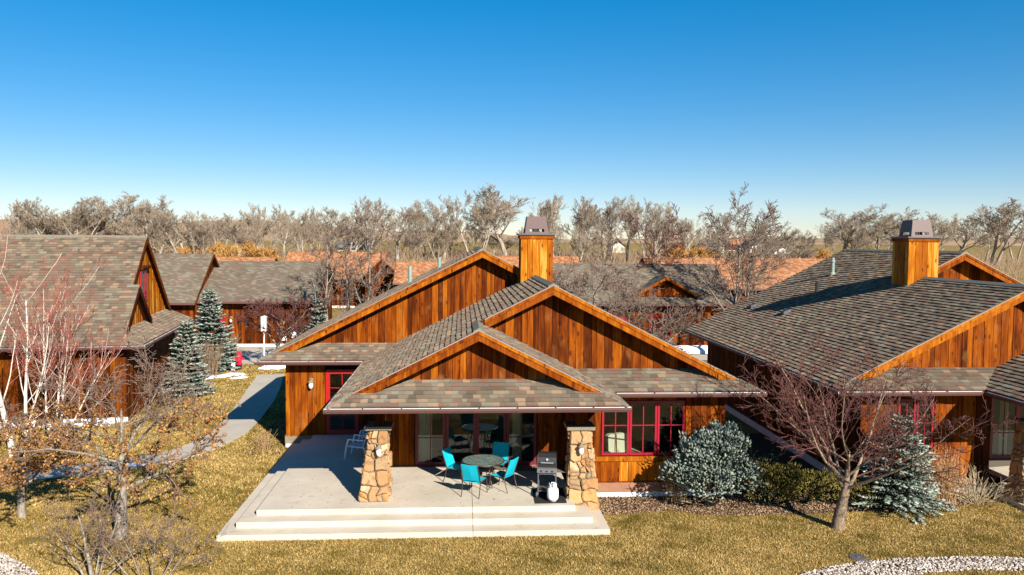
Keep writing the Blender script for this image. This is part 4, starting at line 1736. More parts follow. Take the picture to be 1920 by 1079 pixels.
mb.build('umbrella_plug', M['darkgrey'], t)

# grill on its mat
mb = MB()
mb.prism([(2.0, 20.73, .004), (2.86, 20.74, .004), (2.92, 22.05, .004), (2.03, 22.08, .004)], (0, 0, .008))
tag(mb.build('grill_mat', M['rubber']), 'black rubber mat under the grill and gas bottle', 'mat')
gr = empty('gas_grill', (2.40, 21.42, .013), 'black gas grill on a cart beside the right stone column', 'grill', rz=RAD(-8))
mb = MB()
lidp = [(-.26, .84), (-.26, .96), (-.20, 1.10), (-.08, 1.19), (.12, 1.19), (.24, 1.08), (.26, .84)]
mb.prism([(-.25, y * .92, z) for y, z in lidp], (.5, 0, 0))
lid = mb.build('lid', M['black'], gr)
mb = MB()
mb.tube([(-.17, -.30, .98), (.17, -.30, .98)], [.012] * 2, 8)
mb.tube([(-.15, -.30, .98), (-.15, -.235, .98)], [.008] * 2, 6)
mb.tube([(.15, -.30, .98), (.15, -.235, .98)], [.008] * 2, 6)
mb.build('handle', M['steel'], lid)
mb = MB()
mb.lathe([(.035, 0), (.035, .02)], (0, -.235, 1.05), 12, ax=Matrix.Rotation(RAD(60), 3, 'X'))
mb.build('thermometer', M['steel'], lid)
mb = MB()
mb.prism([(-.24, -.24, .64), (.24, -.24, .64), (.26, -.25, .838), (-.26, -.25, .838)], (0, .49, 0))
mb.build('firebox', M['darkgrey'], gr)
mb = MB()
mb.prism([(-.27, -.30, .70), (.27, -.30, .70), (.27, -.252, .80), (-.27, -.252, .80)], (0, .012, 0))
cp_ = mb.build('control_panel', M['darkgrey'], gr)
for x in (-.15, 0, .15):
    mb = MB()
    mb.lathe([(.028, 0), (.024, .03)], (x, -.285, .745), 10, ax=Matrix.Rotation(RAD(70), 3, 'X'))
    mb.build('knob', M['black'], cp_)
for sx in (-1, 1):
    for sy in (-1, 1):
        mb = MB()
        mb.beam((sx * .24, sy * .22, .0 if sx > 0 else .06), (sx * .24, sy * .22, .66), (.03, 0, 0), (0, .03, 0))
        mb.build('leg', M['darkgrey'], gr)
mb = MB()
mb.box(-.25, .25, -.22, .22, .16, .185)
mb.build('bottom_shelf', M['darkgrey'], gr)
for sy in (-1, 1):
    mb = MB()
    mb.lathe([(.03, -.02), (.075, -.02), (.075, .02), (.03, .02)], (-.275, sy * .22, .076), 14, ax=Matrix.Rotation(RAD(90), 3, 'Y'))
    mb.build('wheel', M['darkgrey'], gr)
mb = MB()
for y in (-.14, 0, .14):
    mb.tube([(-.26, y, .86), (-.40, y, .86), (-.40, y, .80)], [.008] * 3, 6)
mb.tube([(-.40, -.2, .86), (-.40, .2, .86)], [.009] * 2, 6)
mb.build('side_rack', M['steel'], gr)

tk = empty('gas_bottle', (2.50, 20.92, .013), 'white propane bottle with red print in front of the grill', 'gas bottle')
mb = MB()
mb.lathe([(.10, 0), (.10, .03), (.125, .035), (.152, .09), (.155, .14), (.155, .27), (.145, .33), (.10, .375), (.04, .39)], (0, 0, 0), 24)
mb.build('body', M['tank'], tk, smooth=True)
for a0 in (.5, 2.6, 4.7):
    mb = MB()
    an = [a0 + k * .2 for k in range(8)]
    for i in range(7):
        a, b = an[i], an[i + 1]
        mb.prism([(.105 * math.cos(a), .105 * math.sin(a), .365), (.105 * math.cos(b), .105 * math.sin(b), .365), (.105 * math.cos(b), .105 * math.sin(b), .48), (.105 * math.cos(a), .105 * math.sin(a), .48)],
                 (-.012 * math.cos(a), -.012 * math.sin(a), 0))
    mb.build('collar', M['tank'], tk)
mb = MB()
mb.lathe([(.02, .385), (.02, .45), (.035, .455), (.035, .48)], (0, 0, 0), 10)
mb.build('valve', M['steel'], tk)
for zz, wd in ((.24, .085), (.195, .105), (.16, .07)):
    mb = MB()
    n = 6
    for i in range(n):
        a = -math.pi / 2 - wd / .156 * .9 + 2 * wd / .156 * .9 * i / n
        b = a + .55 * (2 * wd / .156 * .9 / n)
        r_ = .1565
        mb.poly([(r_ * math.cos(a), r_ * math.sin(a), zz), (r_ * math.cos(b), r_ * math.sin(b), zz), (r_ * math.cos(b), r_ * math.sin(b), zz + .018), (r_ * math.cos(a), r_ * math.sin(a), zz + .018)])
    mb.build('print', M['redprint'], tk)


def plastic_chair(x, y, rz, label):
    t = empty('plastic_chair', (x, y, .002), label, 'chair', 'white plastic chairs in the porch shade', rz)
    mb = MB()
    mb.prism([(-.25, -.2, .38), (.25, -.2, .38), (.27, .27, .42), (-.27, .27, .42)], (0, 0, -.03))
    mb.build('seat', M['plastic'], t)
    mb = MB()
    for i in range(5):
        xa = -.25 + i * .1
        mb.prism([(xa + .008, -.20, .40), (xa + .092, -.20, .40), (xa + .08, -.36, .86 - abs(i - 2) * .02), (xa + .02, -.36, .86 - abs(i - 2) * .02)], (0, -.025, 0))
    mb.tube([(-.26, -.35, .84), (0, -.37, .89), (.26, -.35, .84)], [.025] * 3, 6)
    mb.build('backrest', M['plastic'], t)
    for s in (-1, 1):
        mb = MB()
        mb.beam((s * .29, -.28, .62), (s * .30, .25, .64), (.07, 0, 0), (0, 0, .03))
        mb.build('armrest', M['plastic'], t)
        mb = MB()
        mb.tube([(s * .33, .36, 0), (s * .31, .30, .40), (s * .30, .24, .63)], [.022, .03, .03], 5)
        mb.build('leg', M['plastic'], t)
        mb = MB()
        mb.tube([(s * .30, -.40, 0), (s * .28, -.28, .35), (s * .27, -.22, .42)], [.022, .03, .035], 5)
        mb.build('leg', M['plastic'], t)
    return t


plastic_chair(-3.28, 25.55, RAD(78), 'white plastic armchair behind the left stone column, the nearer of two')
plastic_chair(-3.05, 26.75, RAD(84), 'white plastic armchair by the entry door, the farther of two')

# armchair seen through the triple window
ac = empty('armchair', (4.95, 23.30, .006), 'cream upholstered armchair seen through the triple red window', 'armchair', rz=RAD(200))
mb = MB()
mb.box(-.36, .36, -.38, .38, .12, .45)
mb.build('seat', M['cream'], ac)
mb = MB()
mb.prism([(-.40, -.50, .12), (.40, -.50, .12), (.40, -.56, 1.05), (.28, -.57, 1.14), (-.28, -.57, 1.14), (-.40, -.56, 1.05)], (0, .16, 0))
mb.build('backrest', M['cream'], ac)
for s in (-1, 1):
    mb = MB()
    mb.prism([(s * .36, -.4, .12), (s * .50, -.4, .12), (s * .50, -.4, .66), (s * .36, -.4, .66)], (0, .78, 0))
    mb.build('armrest', M['cream'], ac)

# fire hydrant and marker post
hy_ = empty('fire_hydrant', (-12.63, 45.9, G), 'red fire hydrant beside the path near the spruces', 'fire hydrant')
mb = MB()
mb.lathe([(.13, 0), (.13, .30), (.16, .30), (.16, .34)], (0, 0, 0), 14)
mb.build('standpipe', M['black'], hy_)
mb = MB()
mb.lathe([(.19, .342), (.19, .38), (.135, .40), (.125, .75), (.17, .77), (.17, .81), (.14, .83), (.12, .93), (.06, 1.0), (.035, 1.02), (.035, 1.08)], (0, 0, 0), 16)
mb.build('barrel', M['hydrant'], hy_)
for s, rr in ((-1, .06), (1, .06)):
    mb = MB()
    mb.lathe([(rr, 0), (rr, .10), (rr * 1.25, .10), (rr * 1.25, .15), (.02, .17)], (s * .11, 0, .64), 12, ax=Matrix.Rotation(RAD(90 * s), 3, 'Y'))
    mb.build('side_outlet', M['hydrant'], hy_)
mb = MB()
mb.lathe([(.08, 0), (.08, .08), (.105, .08), (.105, .13), (.03, .15)], (0, -.11, .58), 12, ax=Matrix.Rotation(RAD(90), 3, 'X'))
mb.build('front_outlet', M['hydrant'], hy_)
mb = MB()
mb.prism([(-12.98, 45.55, G), (-12.80, 45.55, G), (-12.80, 45.55, G + .46), (-12.89, 45.55, G + .50), (-12.98, 45.55, G + .46)], (0, .14, 0))
tag(mb.build('marker_post', M['white']), 'short white post beside the red fire hydrant', 'post')
bx_ = empty('bird_box', (-11.3, 46.2, G), 'tall grey box on a thin pale post in front of the low plank house', 'bird box')
mb = MB()
mb.tube([(0, 0, 0), (0, 0, 2.2)], [.035, .035], 8)
mb.build('post', M['white'], bx_)
mb = MB()
mb.box(-.14, .14, -.12, .12, 2.2, 3.0)
mb.build('box', M['foundation'], bx_)
mb = MB()
mb.prism([(-.18, -.17, 3.002), (.18, -.17, 3.002), (0, -.17, 3.09)], (0, .34, 0))
mb.build('box_roof', M['white'], bx_)
mb = MB()
for z in (2.35, 2.62, 2.85):
    mb.lathe([(.035, 0), (.035, .012)], (0, -.12, z), 10, ax=Matrix.Rotation(RAD(90), 3, 'X'))
mb.build('entrance_hole', M['black'], bx_)
mb = MB()
mb.lathe([(.21, 0), (.21, .02), (.19, .03), (.06, .034), (.05, .045)], (9.44, 17.85, G + .005), 20)
tag(mb.build('valve_cover', M['darkgrey']), 'small dark round valve cover in the lawn above the pebbles', 'cover')


def snow_patch(pts, label, h=.06, seed=0):
    rg = random.Random(seed)
    cx_ = sum(p[0] for p in pts) / len(pts)
    cy_ = sum(p[1] for p in pts) / len(pts)
    out = []
    n = len(pts)
    for i in range(n):
        a, b = Vector(pts[i]), Vector(pts[(i + 1) % n])
        for f in (0, .25, .5, .75):
            p = a.lerp(b, f)
            out.append((p.x + rg.uniform(-.08, .08), p.y + rg.uniform(-.10, .10)))
    mb = MB()
    k = len(out)
    for sc, z in ((1, .0), (.93, h * .6), (.7, h), (.35, h * 1.15)):
        for (x, y) in out:
            mb.v.append((cx_ + (x - cx_) * sc, cy_ + (y - cy_) * sc, G + .015 + z + (rg.uniform(-.012, .012) if z else 0)))
    for L in range(3):
        for i in range(k):
            j = (i + 1) % k
            mb.f.append((L * k + i, L * k + j, (L + 1) * k + j, (L + 1) * k + i))
    mb.f.append(tuple(range(3 * k, 4 * k)))
    mb.m = [0] * len(mb.f)
    mb.t = [.5] * len(mb.f)
    tag(mb.build('snow', M['snow'], smooth=True, kind='stuff'), label, 'snow')


snow_patch([(-14.0, 43.2), (-13.3, 43.9), (-12.8, 44.9), (-11.9, 44.6), (-11.7, 44.0), (-12.4, 43.8), (-12.9, 43.2), (-13.5, 42.7)], 'thin white snow patch on the grass below the hydrant', .05, 1)
snow_patch([(-12.4, 43.0), (-11.8, 43.6), (-11.5, 43.2), (-12.0, 42.7)], 'small white snow patch nearest the path', .04, 2)
snow_patch([(-11.6, 46.0), (-10.5, 46.0), (-9.9, 46.9), (-10.6, 47.4), (-11.4, 46.9)], 'rounded snow heap at the end of the path', .12, 3)
snow_patch([(-12.6, 50.4), (-11.0, 50.2), (-9.4, 50.8), (-9.2, 52.4), (-10.6, 53.2), (-12.0, 52.2)], 'snow bank behind the bare crab tree', .35, 4)
snow_patch([(-21.0, 31.2), (-18.0, 31.7), (-15.6, 32.0), (-13.9, 32.15), (-14.0, 32.75), (-16.2, 32.5), (-21.2, 31.9)], 'long strip of snow at the foot of the left house wall', .10, 5)
snow_patch([(-11.2, 26.15), (-10.5, 26.1), (-10.2, 26.4), (-10.7, 26.6), (-11.3, 26.5)], 'small snow patch on the path behind the leafy tree', .05, 6)
snow_patch([(13.4, 52.6), (17.2, 51.6), (19.0, 52.4), (18.8, 53.7), (14.0, 54.0)], 'long snow bank along the wall of the low back house', .35, 7)

# ------------------------------------------------------------------ vegetation


def tubes_np(P, R, n):
    """P (B,k,3), R (B,k) -> verts, quads"""
    B, k, _ = P.shape
    T = np.empty_like(P)
    T[:, 1:-1] = P[:, 2:] - P[:, :-2]
    T[:, 0] = P[:, 1] - P[:, 0]
    T[:, -1] = P[:, -1] - P[:, -2]
    T /= (np.linalg.norm(T, axis=2, keepdims=True) + 1e-9)
    mean = P[:, -1] - P[:, 0]
    mean /= (np.linalg.norm(mean, axis=1, keepdims=True) + 1e-9)
    ref = np.where(np.abs(mean[:, 2:3]) < .8, np.array([[0, 0, 1.]]), np.array([[1., 0, 0]]))
    A = np.cross(T, ref[:, None, :])
    A /= (np.linalg.norm(A, axis=2, keepdims=True) + 1e-9)
    C = np.cross(T, A)
    ang = np.arange(n) * 2 * math.pi / n
    V = P[:, :, None, :] + (A[:, :, None, :] * np.cos(ang)[None, None, :, None] + C[:, :, None, :] * np.sin(ang)[None, None, :, None]) * R[:, :, None, None]
    V = V.reshape(-1, 3)
    b = np.arange(B)[:, None, None] * (k * n)
    i = np.arange(k - 1)[None, :, None] * n
    q = np.arange(n)[None, None, :]
    q2 = (q + 1) % n
    F = np.stack([b + i + q, b + i + q2, b + i + n + q2, b + i + n + q], axis=-1).reshape(-1, 4)
    return V, F


def grow(rng, spec):
    """levels of branches, each a list of (points, radii)"""
    lv = [[] for _ in spec['n']] + [[]]
    up_ = np.array([0, 0, 1.0])

    def perp(d):
        r = rng.normal(size=3)
        r -= d * r.dot(d)
        return r / (np.linalg.norm(r) + 1e-9)

    def branch(p, d, L, r, lev):
        k = spec['segs'][lev]
        pts = [p]
        for i in range(k):
            d = d + rng.normal(size=3) * spec['wander'][lev] + up_ * spec['trop'][lev] / k
            d = d / np.linalg.norm(d)
            p = p + d * (L / k)
            pts.append(p)
        pts = np.array(pts)
        re = max(spec['rmin'], r * spec['end'][lev])
        rad = np.linspace(r, re, k + 1)
        lv[lev].append((pts, rad))
        if lev >= len(spec['n']):
            return
        n = spec['n'][lev]
        n = max(1, int(round(n * rng.uniform(.8, 1.25)))) if lev else n
        for c in range(n):
            s0 = spec['start'][lev]
            t = s0 + (1 - s0) * (c + rng.random() * .9) / n
            t = min(t, .995)
            x = t * k
            i = min(int(x), k - 1)
            pos = pts[i] + (pts[i + 1] - pts[i]) * (x - i)
            dd = pts[i + 1] - pts[i]
            dd = dd / np.linalg.norm(dd)
            an = RAD(spec['angle'][lev]) * rng.uniform(.65, 1.25)
            if lev == 0:
                az = c * 2.399 + rng.random() * .8
                side = np.array([math.cos(az), math.sin(az), 0])
                side = side - dd * side.dot(dd)
                side /= np.linalg.norm(side)
            else:
                side = perp(dd)
            nd = dd * math.cos(an) + side * math.sin(an)
            cl = L * spec['ratio'][lev] * rng.uniform(.7, 1.2) * (1 - spec.get('short', .45) * (t - s0) / (1 - s0 + 1e-6))
            crd = max(spec['rmin'], (rad[0] + (rad[-1] - rad[0]) * t) * spec['rr'][lev])
            branch(pos, nd, cl, crd, lev + 1)
    for (p, d, L, r) in spec['stems']:
        d = np.array(d, float)
        branch(np.array(p, float), d / np.linalg.norm(d), L, r, 0)
    return lv


def tree_meshes(lv, sides, split, mats, parent, tf_scale=1.0):
    """trunk mesh (levels < split) and crown mesh"""
    out = []
    for nm, rg_, mat in (('trunk', range(0, split), mats[0]), ('crown', range(split, len(lv)), mats[1])):
        VV, FF, off = [], [], 0
        for l in rg_:
            if not lv[l]:
                continue
            P = np.array([b[0] for b in lv[l]])
            R = np.array([b[1] for b in lv[l]])
            V, F = tubes_np(P, R, sides[min(l, len(sides) - 1)])
            VV.append(V)
            FF.append(F + off)
            off += len(V)
        if VV:
            out.append(np_mesh(nm, np.concatenate(VV), np.concatenate(FF), mat, parent=parent, smooth=True))
    return out


def far_spec(h, spread, stems=1, rng=None, r=.34, dense=1.0):
    st = []
    for i in range(stems):
        a = rng.uniform(0, 6.28)
        lean = .05 if stems == 1 else .28
        st.append(((.5 * i * math.cos(a) if i else 0, .5 * i * math.sin(a) if i else 0, 0), (lean * math.cos(a), lean * math.sin(a), 1), h * (.62 if stems == 1 else .58), r / math.sqrt(stems)))
    d = dense
    return dict(stems=st, n=[10 if stems == 1 else 6, int(8 * d), int(7 * d), 7], segs=[6, 5, 4, 3, 2], wander=[.07, .13, .17, .20, .22], trop=[.15, .75, .60, .45, .3],
                start=[.30, .25, .2, .15], angle=[42 * spread, 38, 36, 34], ratio=[.62, .55, .52, .50], rr=[.60, .55, .55, .6], end=[.35, .25, .3, .5, .8], rmin=.014, short=.4)


FAR_TREES = [(-93.4, 176.8, 13.2, 7.6), (-93.0, 188.1, 11.7, 7.6), (-85.8, 181.7, 14.1, 11.0), (-83.3, 190.3, 12.7, 7.7), (-77.6, 191.2, 15.6, 12.9), (-63.8, 170.4, 12.6, 6.9), (-56.1, 168.5, 12.1, 9.6),
             (-58.6, 199.0, 10.9, 8.0), (-48.3, 177.6, 9.4, 6.0), (-43.5, 176.7, 12.9, 5.9), (-45.1, 204.8, 13.1, 7.2), (-36.0, 185.4, 12.5, 5.6), (-33.2, 198.9, 12.8, 7.0), (-26.4, 185.6, 12.0, 7.5),
             (-22.2, 191.6, 15.0, 8.0), (-13.8, 173.6, 14.0, 7.2), (-8.2, 191.5, 14.1, 8.0), (-2.6, 200.1, 13.4, 5.9), (3.8, 187.4, 16.4, 9.6), (11.2, 195.4, 18.1, 11.1), (18.8, 192.8, 15.5, 7.8),
             (20.1, 170.4, 15.2, 5.0), (29.1, 196.1, 15.2, 7.1), (34.7, 189.9, 15.6, 7.9), (38.2, 179.1, 15.6, 7.7), (40.8, 169.1, 14.7, 7.3), (53.5, 200.0, 10.7, 5.9), (55.0, 185.5, 11.3, 6.7),
             (63.8, 194.6, 12.0, 7.9), (99.6, 200.5, 14.4, 10.0), (104.9, 194.4, 12.4, 9.7), (116.2, 202.1, 14.0, 11.4), (111.7, 182.6, 12.7, 9.1), (128.0, 197.6, 12.1, 8.5), (128.3, 184.5, 15.4, 11.9),
             (148.4, 202.6, 15.2, 9.6)]
SPECIAL = {4: 'tallest rounded bare tree above the steep-roofed left house', 19: 'tallest bare cottonwood just left of the middle chimney top', 29: 'lone bare tree with open crown left of the right-hand chimney',
           34: 'broad dark bare tree at the far right of the skyline', 2: 'wide rounded bare tree left of the tallest one on the left skyline', 21: 'slim bare tree carrying a dark bird nest right of the middle chimney'}


def extent(o):
    n = len(o.data.vertices)
    a = np.empty(n * 3, np.float32)
    o.data.vertices.foreach_get('co', a)
    a = a.reshape(-1, 3)
    return a


PROTO = []
for i in range(7):
    rg = np.random.default_rng(100 + i)
    H0 = 14.0
    tr = empty('cottonwood_tree', (0, 0, 0))
    lv = grow(rg, far_spec(H0, 1.0 if i % 3 else 1.15, 1 if i % 2 else 2 + i % 3, rg, .25))
    ms = tree_meshes(lv, (7, 5, 4, 3, 3), 2, (M['bark_far'], M['twig_far']), tr)
    ext = extent(ms[1])
    PROTO.append([tr, ms, float(ext[:, 2].max()), float(np.percentile(np.abs(ext[:, :2]), 97)), 0])


def copy_tree(pi, x, y, z, h, w, rz, name, label, group):
    tr, ms, H0, W0, used = PROTO[pi]
    if used:
        r = bpy.data.objects.new(name, None)
        COL.objects.link(r)
        for m_ in ms:
            c = m_.copy()
            COL.objects.link(c)
            c.parent = r
    else:
        r = tr
        r.name = name
        PROTO[pi][4] = 1
    r.location = (x, y, z)
    r.rotation_euler = (0, 0, rz)
    r.scale = (w / (2 * W0), w / (2 * W0), h / H0)
    tag(r, label, 'tree', group)
    return r


rg = random.Random(77)
ORD = ['first', 'second', 'third', 'fourth', 'fifth', 'sixth', 'seventh', 'eighth', 'ninth', 'tenth', 'eleventh', 'twelfth', 'thirteenth', 'fourteenth']
ZONES = [(-999, -40, 'on the skyline above the left houses', 'bare trees of the left skyline'), (-40, 14, 'on the skyline left of the middle chimney', 'bare trees left of the middle chimney'),
         (14, 90, 'on the skyline right of the middle chimney', 'bare trees right of the middle chimney'), (90, 999, 'on the skyline at the far right', 'bare trees of the right skyline')]
rank = {}
for a, b, w_, g_ in ZONES:
    ids = sorted((k for k in range(len(FAR_TREES)) if a <= FAR_TREES[k][0] < b), key=lambda k: FAR_TREES[k][0] / FAR_TREES[k][1])
    for n_, k in enumerate(ids):
        rank[k] = (n_, w_, g_)
for i, (x, y, h, w) in enumerate(FAR_TREES):
    n_, w_, g_ = rank[i]
    kind = 'tall' if h > 14.5 else ('broad' if w > 9 else ('low' if h < 12 else 'slim'))
    lab = SPECIAL.get(i, 'bare %s cottonwood, %s tree from the left %s' % (kind, ORD[n_], w_))
    copy_tree(i % 7, x, y, terrain_z(x, y) - .1, h * 1.06, w * 1.55, rg.uniform(0, 6.28), 'cottonwood_tree', lab, g_)
# smaller trees filling the belt in front of and behind the row
for i in range(58):
    x = rg.uniform(-110, 70) if i < 48 else rg.uniform(92, 160)
    y = rg.uniform(150, 235)
    lab = 'smaller bare tree filling the belt below the left and middle skyline' if x < 80 else 'smaller bare tree filling the belt behind the right-hand house'
    copy_tree(rg.randrange(7), x, y, terrain_z(x, y) - .1, rg.uniform(6.5, 11.0), rg.uniform(6.5, 9.5), rg.uniform(0, 6.28), 'cottonwood_tree', lab, 'understorey trees left and middle' if x < 80 else 'understorey trees right')
# bird nest
mb = MB()
mb.lathe([(.05, -.3), (.35, -.2), (.5, .05), (.42, .25), (.2, .3)], (20.25, 169.9, 13.2), 9)
tag(mb.build('bird_nest', M['twig_brown']), 'dark round bird nest high in a slim bare tree right of the middle chimney', 'nest')

# willows: fine upright golden twigs
WPROTO = []
for i in range(2):
    rgn = np.random.default_rng(300 + i)
    st = [((rgn.normal() * .5, rgn.normal() * .5, 0), (rgn.normal() * .35, rgn.normal() * .35, 1), 3.4 * rgn.uniform(.8, 1.2), .12) for _ in range(6)]
    sp = dict(stems=st, n=[7, 6, 5], segs=[4, 4, 3, 3], wander=[.1, .14, .16, .16], trop=[.2, .4, .3, .1], start=[.25, .2, .15], angle=[34, 36, 36], ratio=[.62, .55, .55], rr=[.55, .55, .6], end=[.35, .3, .4, .8], rmin=.03)
    tr = empty('willow_tree', (0, 0, 0))
    ms = tree_meshes(grow(rgn, sp), (5, 4, 3, 3), 1, (M['bark_far'], M['twig_orange']), tr)
    WPROTO.append([tr, ms, 0])
for i, (x, y, s, lab) in enumerate([(-46, 160, 1.05, 0), (-41, 163, 1.2, 0), (-37.5, 158, .95, 0), (-51, 166, 1.1, 0), (-57, 168, .9, 0), (-75, 165, 1.0, 0), (-92, 168, .9, 0), (-30, 170, .8, 0), (43.5, 160, 1.2, 1), (48.5, 163, 1.15, 1), (53, 168, 1.0, 1),
                                    (76, 168, 1.0, 2), (82, 175, .9, 2), (70, 190, .8, 2), (62, 200, .8, 2)]):
    if WPROTO[i % 2][2]:
        r = bpy.data.objects.new('willow_tree', None)
        COL.objects.link(r)
        for m_ in WPROTO[i % 2][1]:
            c = m_.copy()
            COL.objects.link(c)
            c.parent = r
    else:
        r = WPROTO[i % 2][0]
        WPROTO[i % 2][2] = 1
    r.location = (x, y, terrain_z(x, y) - .1)
    r.scale = (s * 1.25, s * 1.25, s)
    r.rotation_euler = (0, 0, i * 1.7)
    tag(r, ['golden-orange willow thicket below the bare trees on the left', 'golden willow clump beside the low back house trees', 'small golden willow on the field edge beyond the orange roof'][lab], 'tree',
        ['willows on the left', 'willows in the middle', 'willows by the field'][lab])

# brush under the tree belt: nobody could count it
rgn = np.random.default_rng(9)
NB = 26000
bxp = np.concatenate([rgn.uniform(-115, 72, NB * 4 // 5), rgn.uniform(85, 160, NB // 5)])
NB = len(bxp)
byp = rgn.uniform(140, 240, NB)
tz = np.array([terrain_z(0, y) for y in byp])
cl = .5 + .5 * np.sin(bxp * .31 + byp * .17) * np.sin(bxp * .13 - byp * .05)
hh = rgn.uniform(.7, 3.4, NB) * (.35 + .85 * cl)
P0 = np.stack([bxp, byp, tz], 1)
P1 = P0 + np.stack([rgn.normal(size=NB) * .35 * hh, rgn.normal(size=NB) * .35 * hh, hh], 1)
Pm = (P0 + P1) / 2 + rgn.normal(size=(NB, 3)) * .12
V, F = tubes_np(np.stack([P0, Pm, P1], 1), np.stack([np.full(NB, .05), np.full(NB, .04), np.full(NB, .022)], 1), 3)
tag(np_mesh('brush', V, F, M['twig_brown'], kind='stuff'), 'grey-brown brush under the far tree belt', 'brush')


# ------------------------------------------------------------------ nearer trees and shrubs
def bare_tree(name, label, loc, spec, seed, mats, split=2, sides=(9, 6, 5, 4, 3), group=None, cat='tree'):
    rgn = np.random.default_rng(seed)
    tr = empty(name, loc, label, cat, group)
    lv = grow(rgn, spec)
    ms = tree_meshes(lv, sides, split, mats, tr)
    return tr, lv, ms


def crab_spec(h, r, n=(9, 8, 7, 5), ang=(62, 45, 45, 42), rmin=.007, trop=(.1, .12, .12, .1, .05), ratio=(.72, .55, .5, .48), trunk=.62, start=(.42, .25, .2, .15), wander=(.06, .14, .18, .2, .2)):
    return dict(stems=[((0, 0, 0), (.04, 0, 1), h * trunk, r)], n=list(n), segs=[7, 6, 5, 4, 3], wander=list(wander), trop=list(trop), start=list(start), angle=list(ang), ratio=list(ratio),
                rr=[.52, .5, .5, .55], end=[.10, .2, .3, .45, .8], rmin=rmin, short=.3)


# crab apple in front of the right-hand house
bare_tree('crab_apple_tree', 'bare crab apple with reddish twigs and stout trunk on the lawn at right', (9.89, 19.78, G - .03),
          crab_spec(5.4, .19, n=(12, 9, 6, 4), start=(.42, .15, .2, .15), ratio=(1.75, .42, .48, .5), trunk=.40, ang=(58, 48, 44, 40), trop=(.05, .55, .30, .15, .05), wander=(.05, .12, .15, .18, .2), rmin=.0065), 42, (M['bark_crab'], M['twig_purple']))

# leafy hawthorn on the left lawn: dry leaves still hanging


def leaves_on(parent, lv, levels, rng_, per, size, mat, zmax=99, keep=1.0, name='leaves', xr=None):
    pts, dirs = [], []
    for l in levels:
        for (p, r) in lv[l]:
            if rng_.random() > keep:
                continue
            for _ in range(per):
                t = rng_.uniform(.15, 1) * (len(p) - 1)
                i = min(int(t), len(p) - 2)
                q = p[i] + (p[i + 1] - p[i]) * (t - i)
                if q[2] < zmax:
                    pts.append(q)
    P = np.array(pts)
    n = len(P)
    D = rng_.normal(size=(n, 3)) + np.array([0, 0, -.7])
    D /= np.linalg.norm(D, axis=1, keepdims=True)
    A = np.cross(D, rng_.normal(size=(n, 3)))
    A /= np.linalg.norm(A, axis=1, keepdims=True)
    N = np.cross(D, A)
    s = size * rng_.uniform(.6, 1.3, n)[:, None]
    c = P + D * .012
    v0 = c
    v1 = c + D * s * .5 + A * s * .38 + N * s * .10
    v2 = c + D * s
    v3 = c + D * s * .5 - A * s * .38 + N * s * .10
    V = np.stack([v0, v1, v2, v3], 1).reshape(-1, 3)
    b = np.arange(n)[:, None] * 4
    F = np.concatenate([b + np.array([[0, 1, 2]]), b + np.array([[0, 2, 3]])], 0)
    ti = rng_.random(n)
    return np_mesh(name, V, F, mat, np.concatenate([ti, ti]), parent, kind='stuff')


for (nm, lab, loc, sp, seed, per, keep, zmax, sz) in (
        ('hawthorn_tree', 'tree with dry orange leaves and thick grey trunk on the left lawn', (-8.43, 19.95, G - .03),
         crab_spec(6.0, .17, n=(11, 8, 6, 4), start=(.34, .16, .2, .15), ratio=(1.0, .48, .5, .5), trunk=.55, ang=(66, 50, 46, 44), trop=(.05, .22, .10, .05, 0), wander=(.05, .13, .18, .2, .2)), 51, 8, .7, 3.2, .06),
        ('hawthorn_tree', 'smaller leafy tree with orange dry leaves at the left picture edge', (-11.7, 21.6, G - .03),
         crab_spec(4.4, .12, n=(9, 8, 6, 5), start=(.3, .2, .2, .15), ratio=(.85, .52, .5, .5), trunk=.5, ang=(68, 48, 46, 44), trop=(.05, .20, .10, .05, 0), wander=(.05, .15, .2, .22, .2)), 52, 7, .6, 2.8, .06)):
    tr, lv, ms = bare_tree(nm, lab, loc, sp, seed, (M['bark'], M['twig_grey']))
    leaves_on(tr, lv, (3, 4), np.random.default_rng(seed), per, sz, M['leaf_dry'], zmax, keep)

# pale-stemmed trees with red twigs at the left edge
for (lab, loc, stems, seed) in (
        ('pale-barked birch with red twigs at the very left edge', (-14.9, 27.1, G), [((0, 0, 0), (-.10, .05, 1), 5.9, .105), ((.25, .1, 0), (.10, .0, 1), 5.4, .075), ((.1, .2, 0), (.22, .0, 1), 4.6, .05)], 61),
        ('clump of thin pale stems with red twigs before the left house wall', (-14.4, 28.9, G), [((0, 0, 0), (.30, 0, 1), 4.4, .05), ((-.1, 0, 0), (.12, .1, 1), 5.0, .052), ((-.2, .1, 0), (-.12, 0, 1), 4.8, .05), ((.1, .1, 0), (.5, .1, 1), 3.8, .038)], 62)):
    sp = dict(stems=stems, n=[9, 6, 4], segs=[7, 5, 4, 3], wander=[.05, .07, .09, .1], trop=[.2, .7, .4, .2], start=[.28, .2, .2], angle=[38, 34, 32], ratio=[.46, .5, .5], rr=[.36, .5, .6], end=[.2, .3, .45, .8], rmin=.006, short=.3)
    rgn = np.random.default_rng(seed)
    tr = empty('birch_tree', loc, lab, 'tree')
    tree_meshes(grow(rgn, sp), (8, 5, 4, 3), 2, (M['birch'], M['twig_red']), tr)

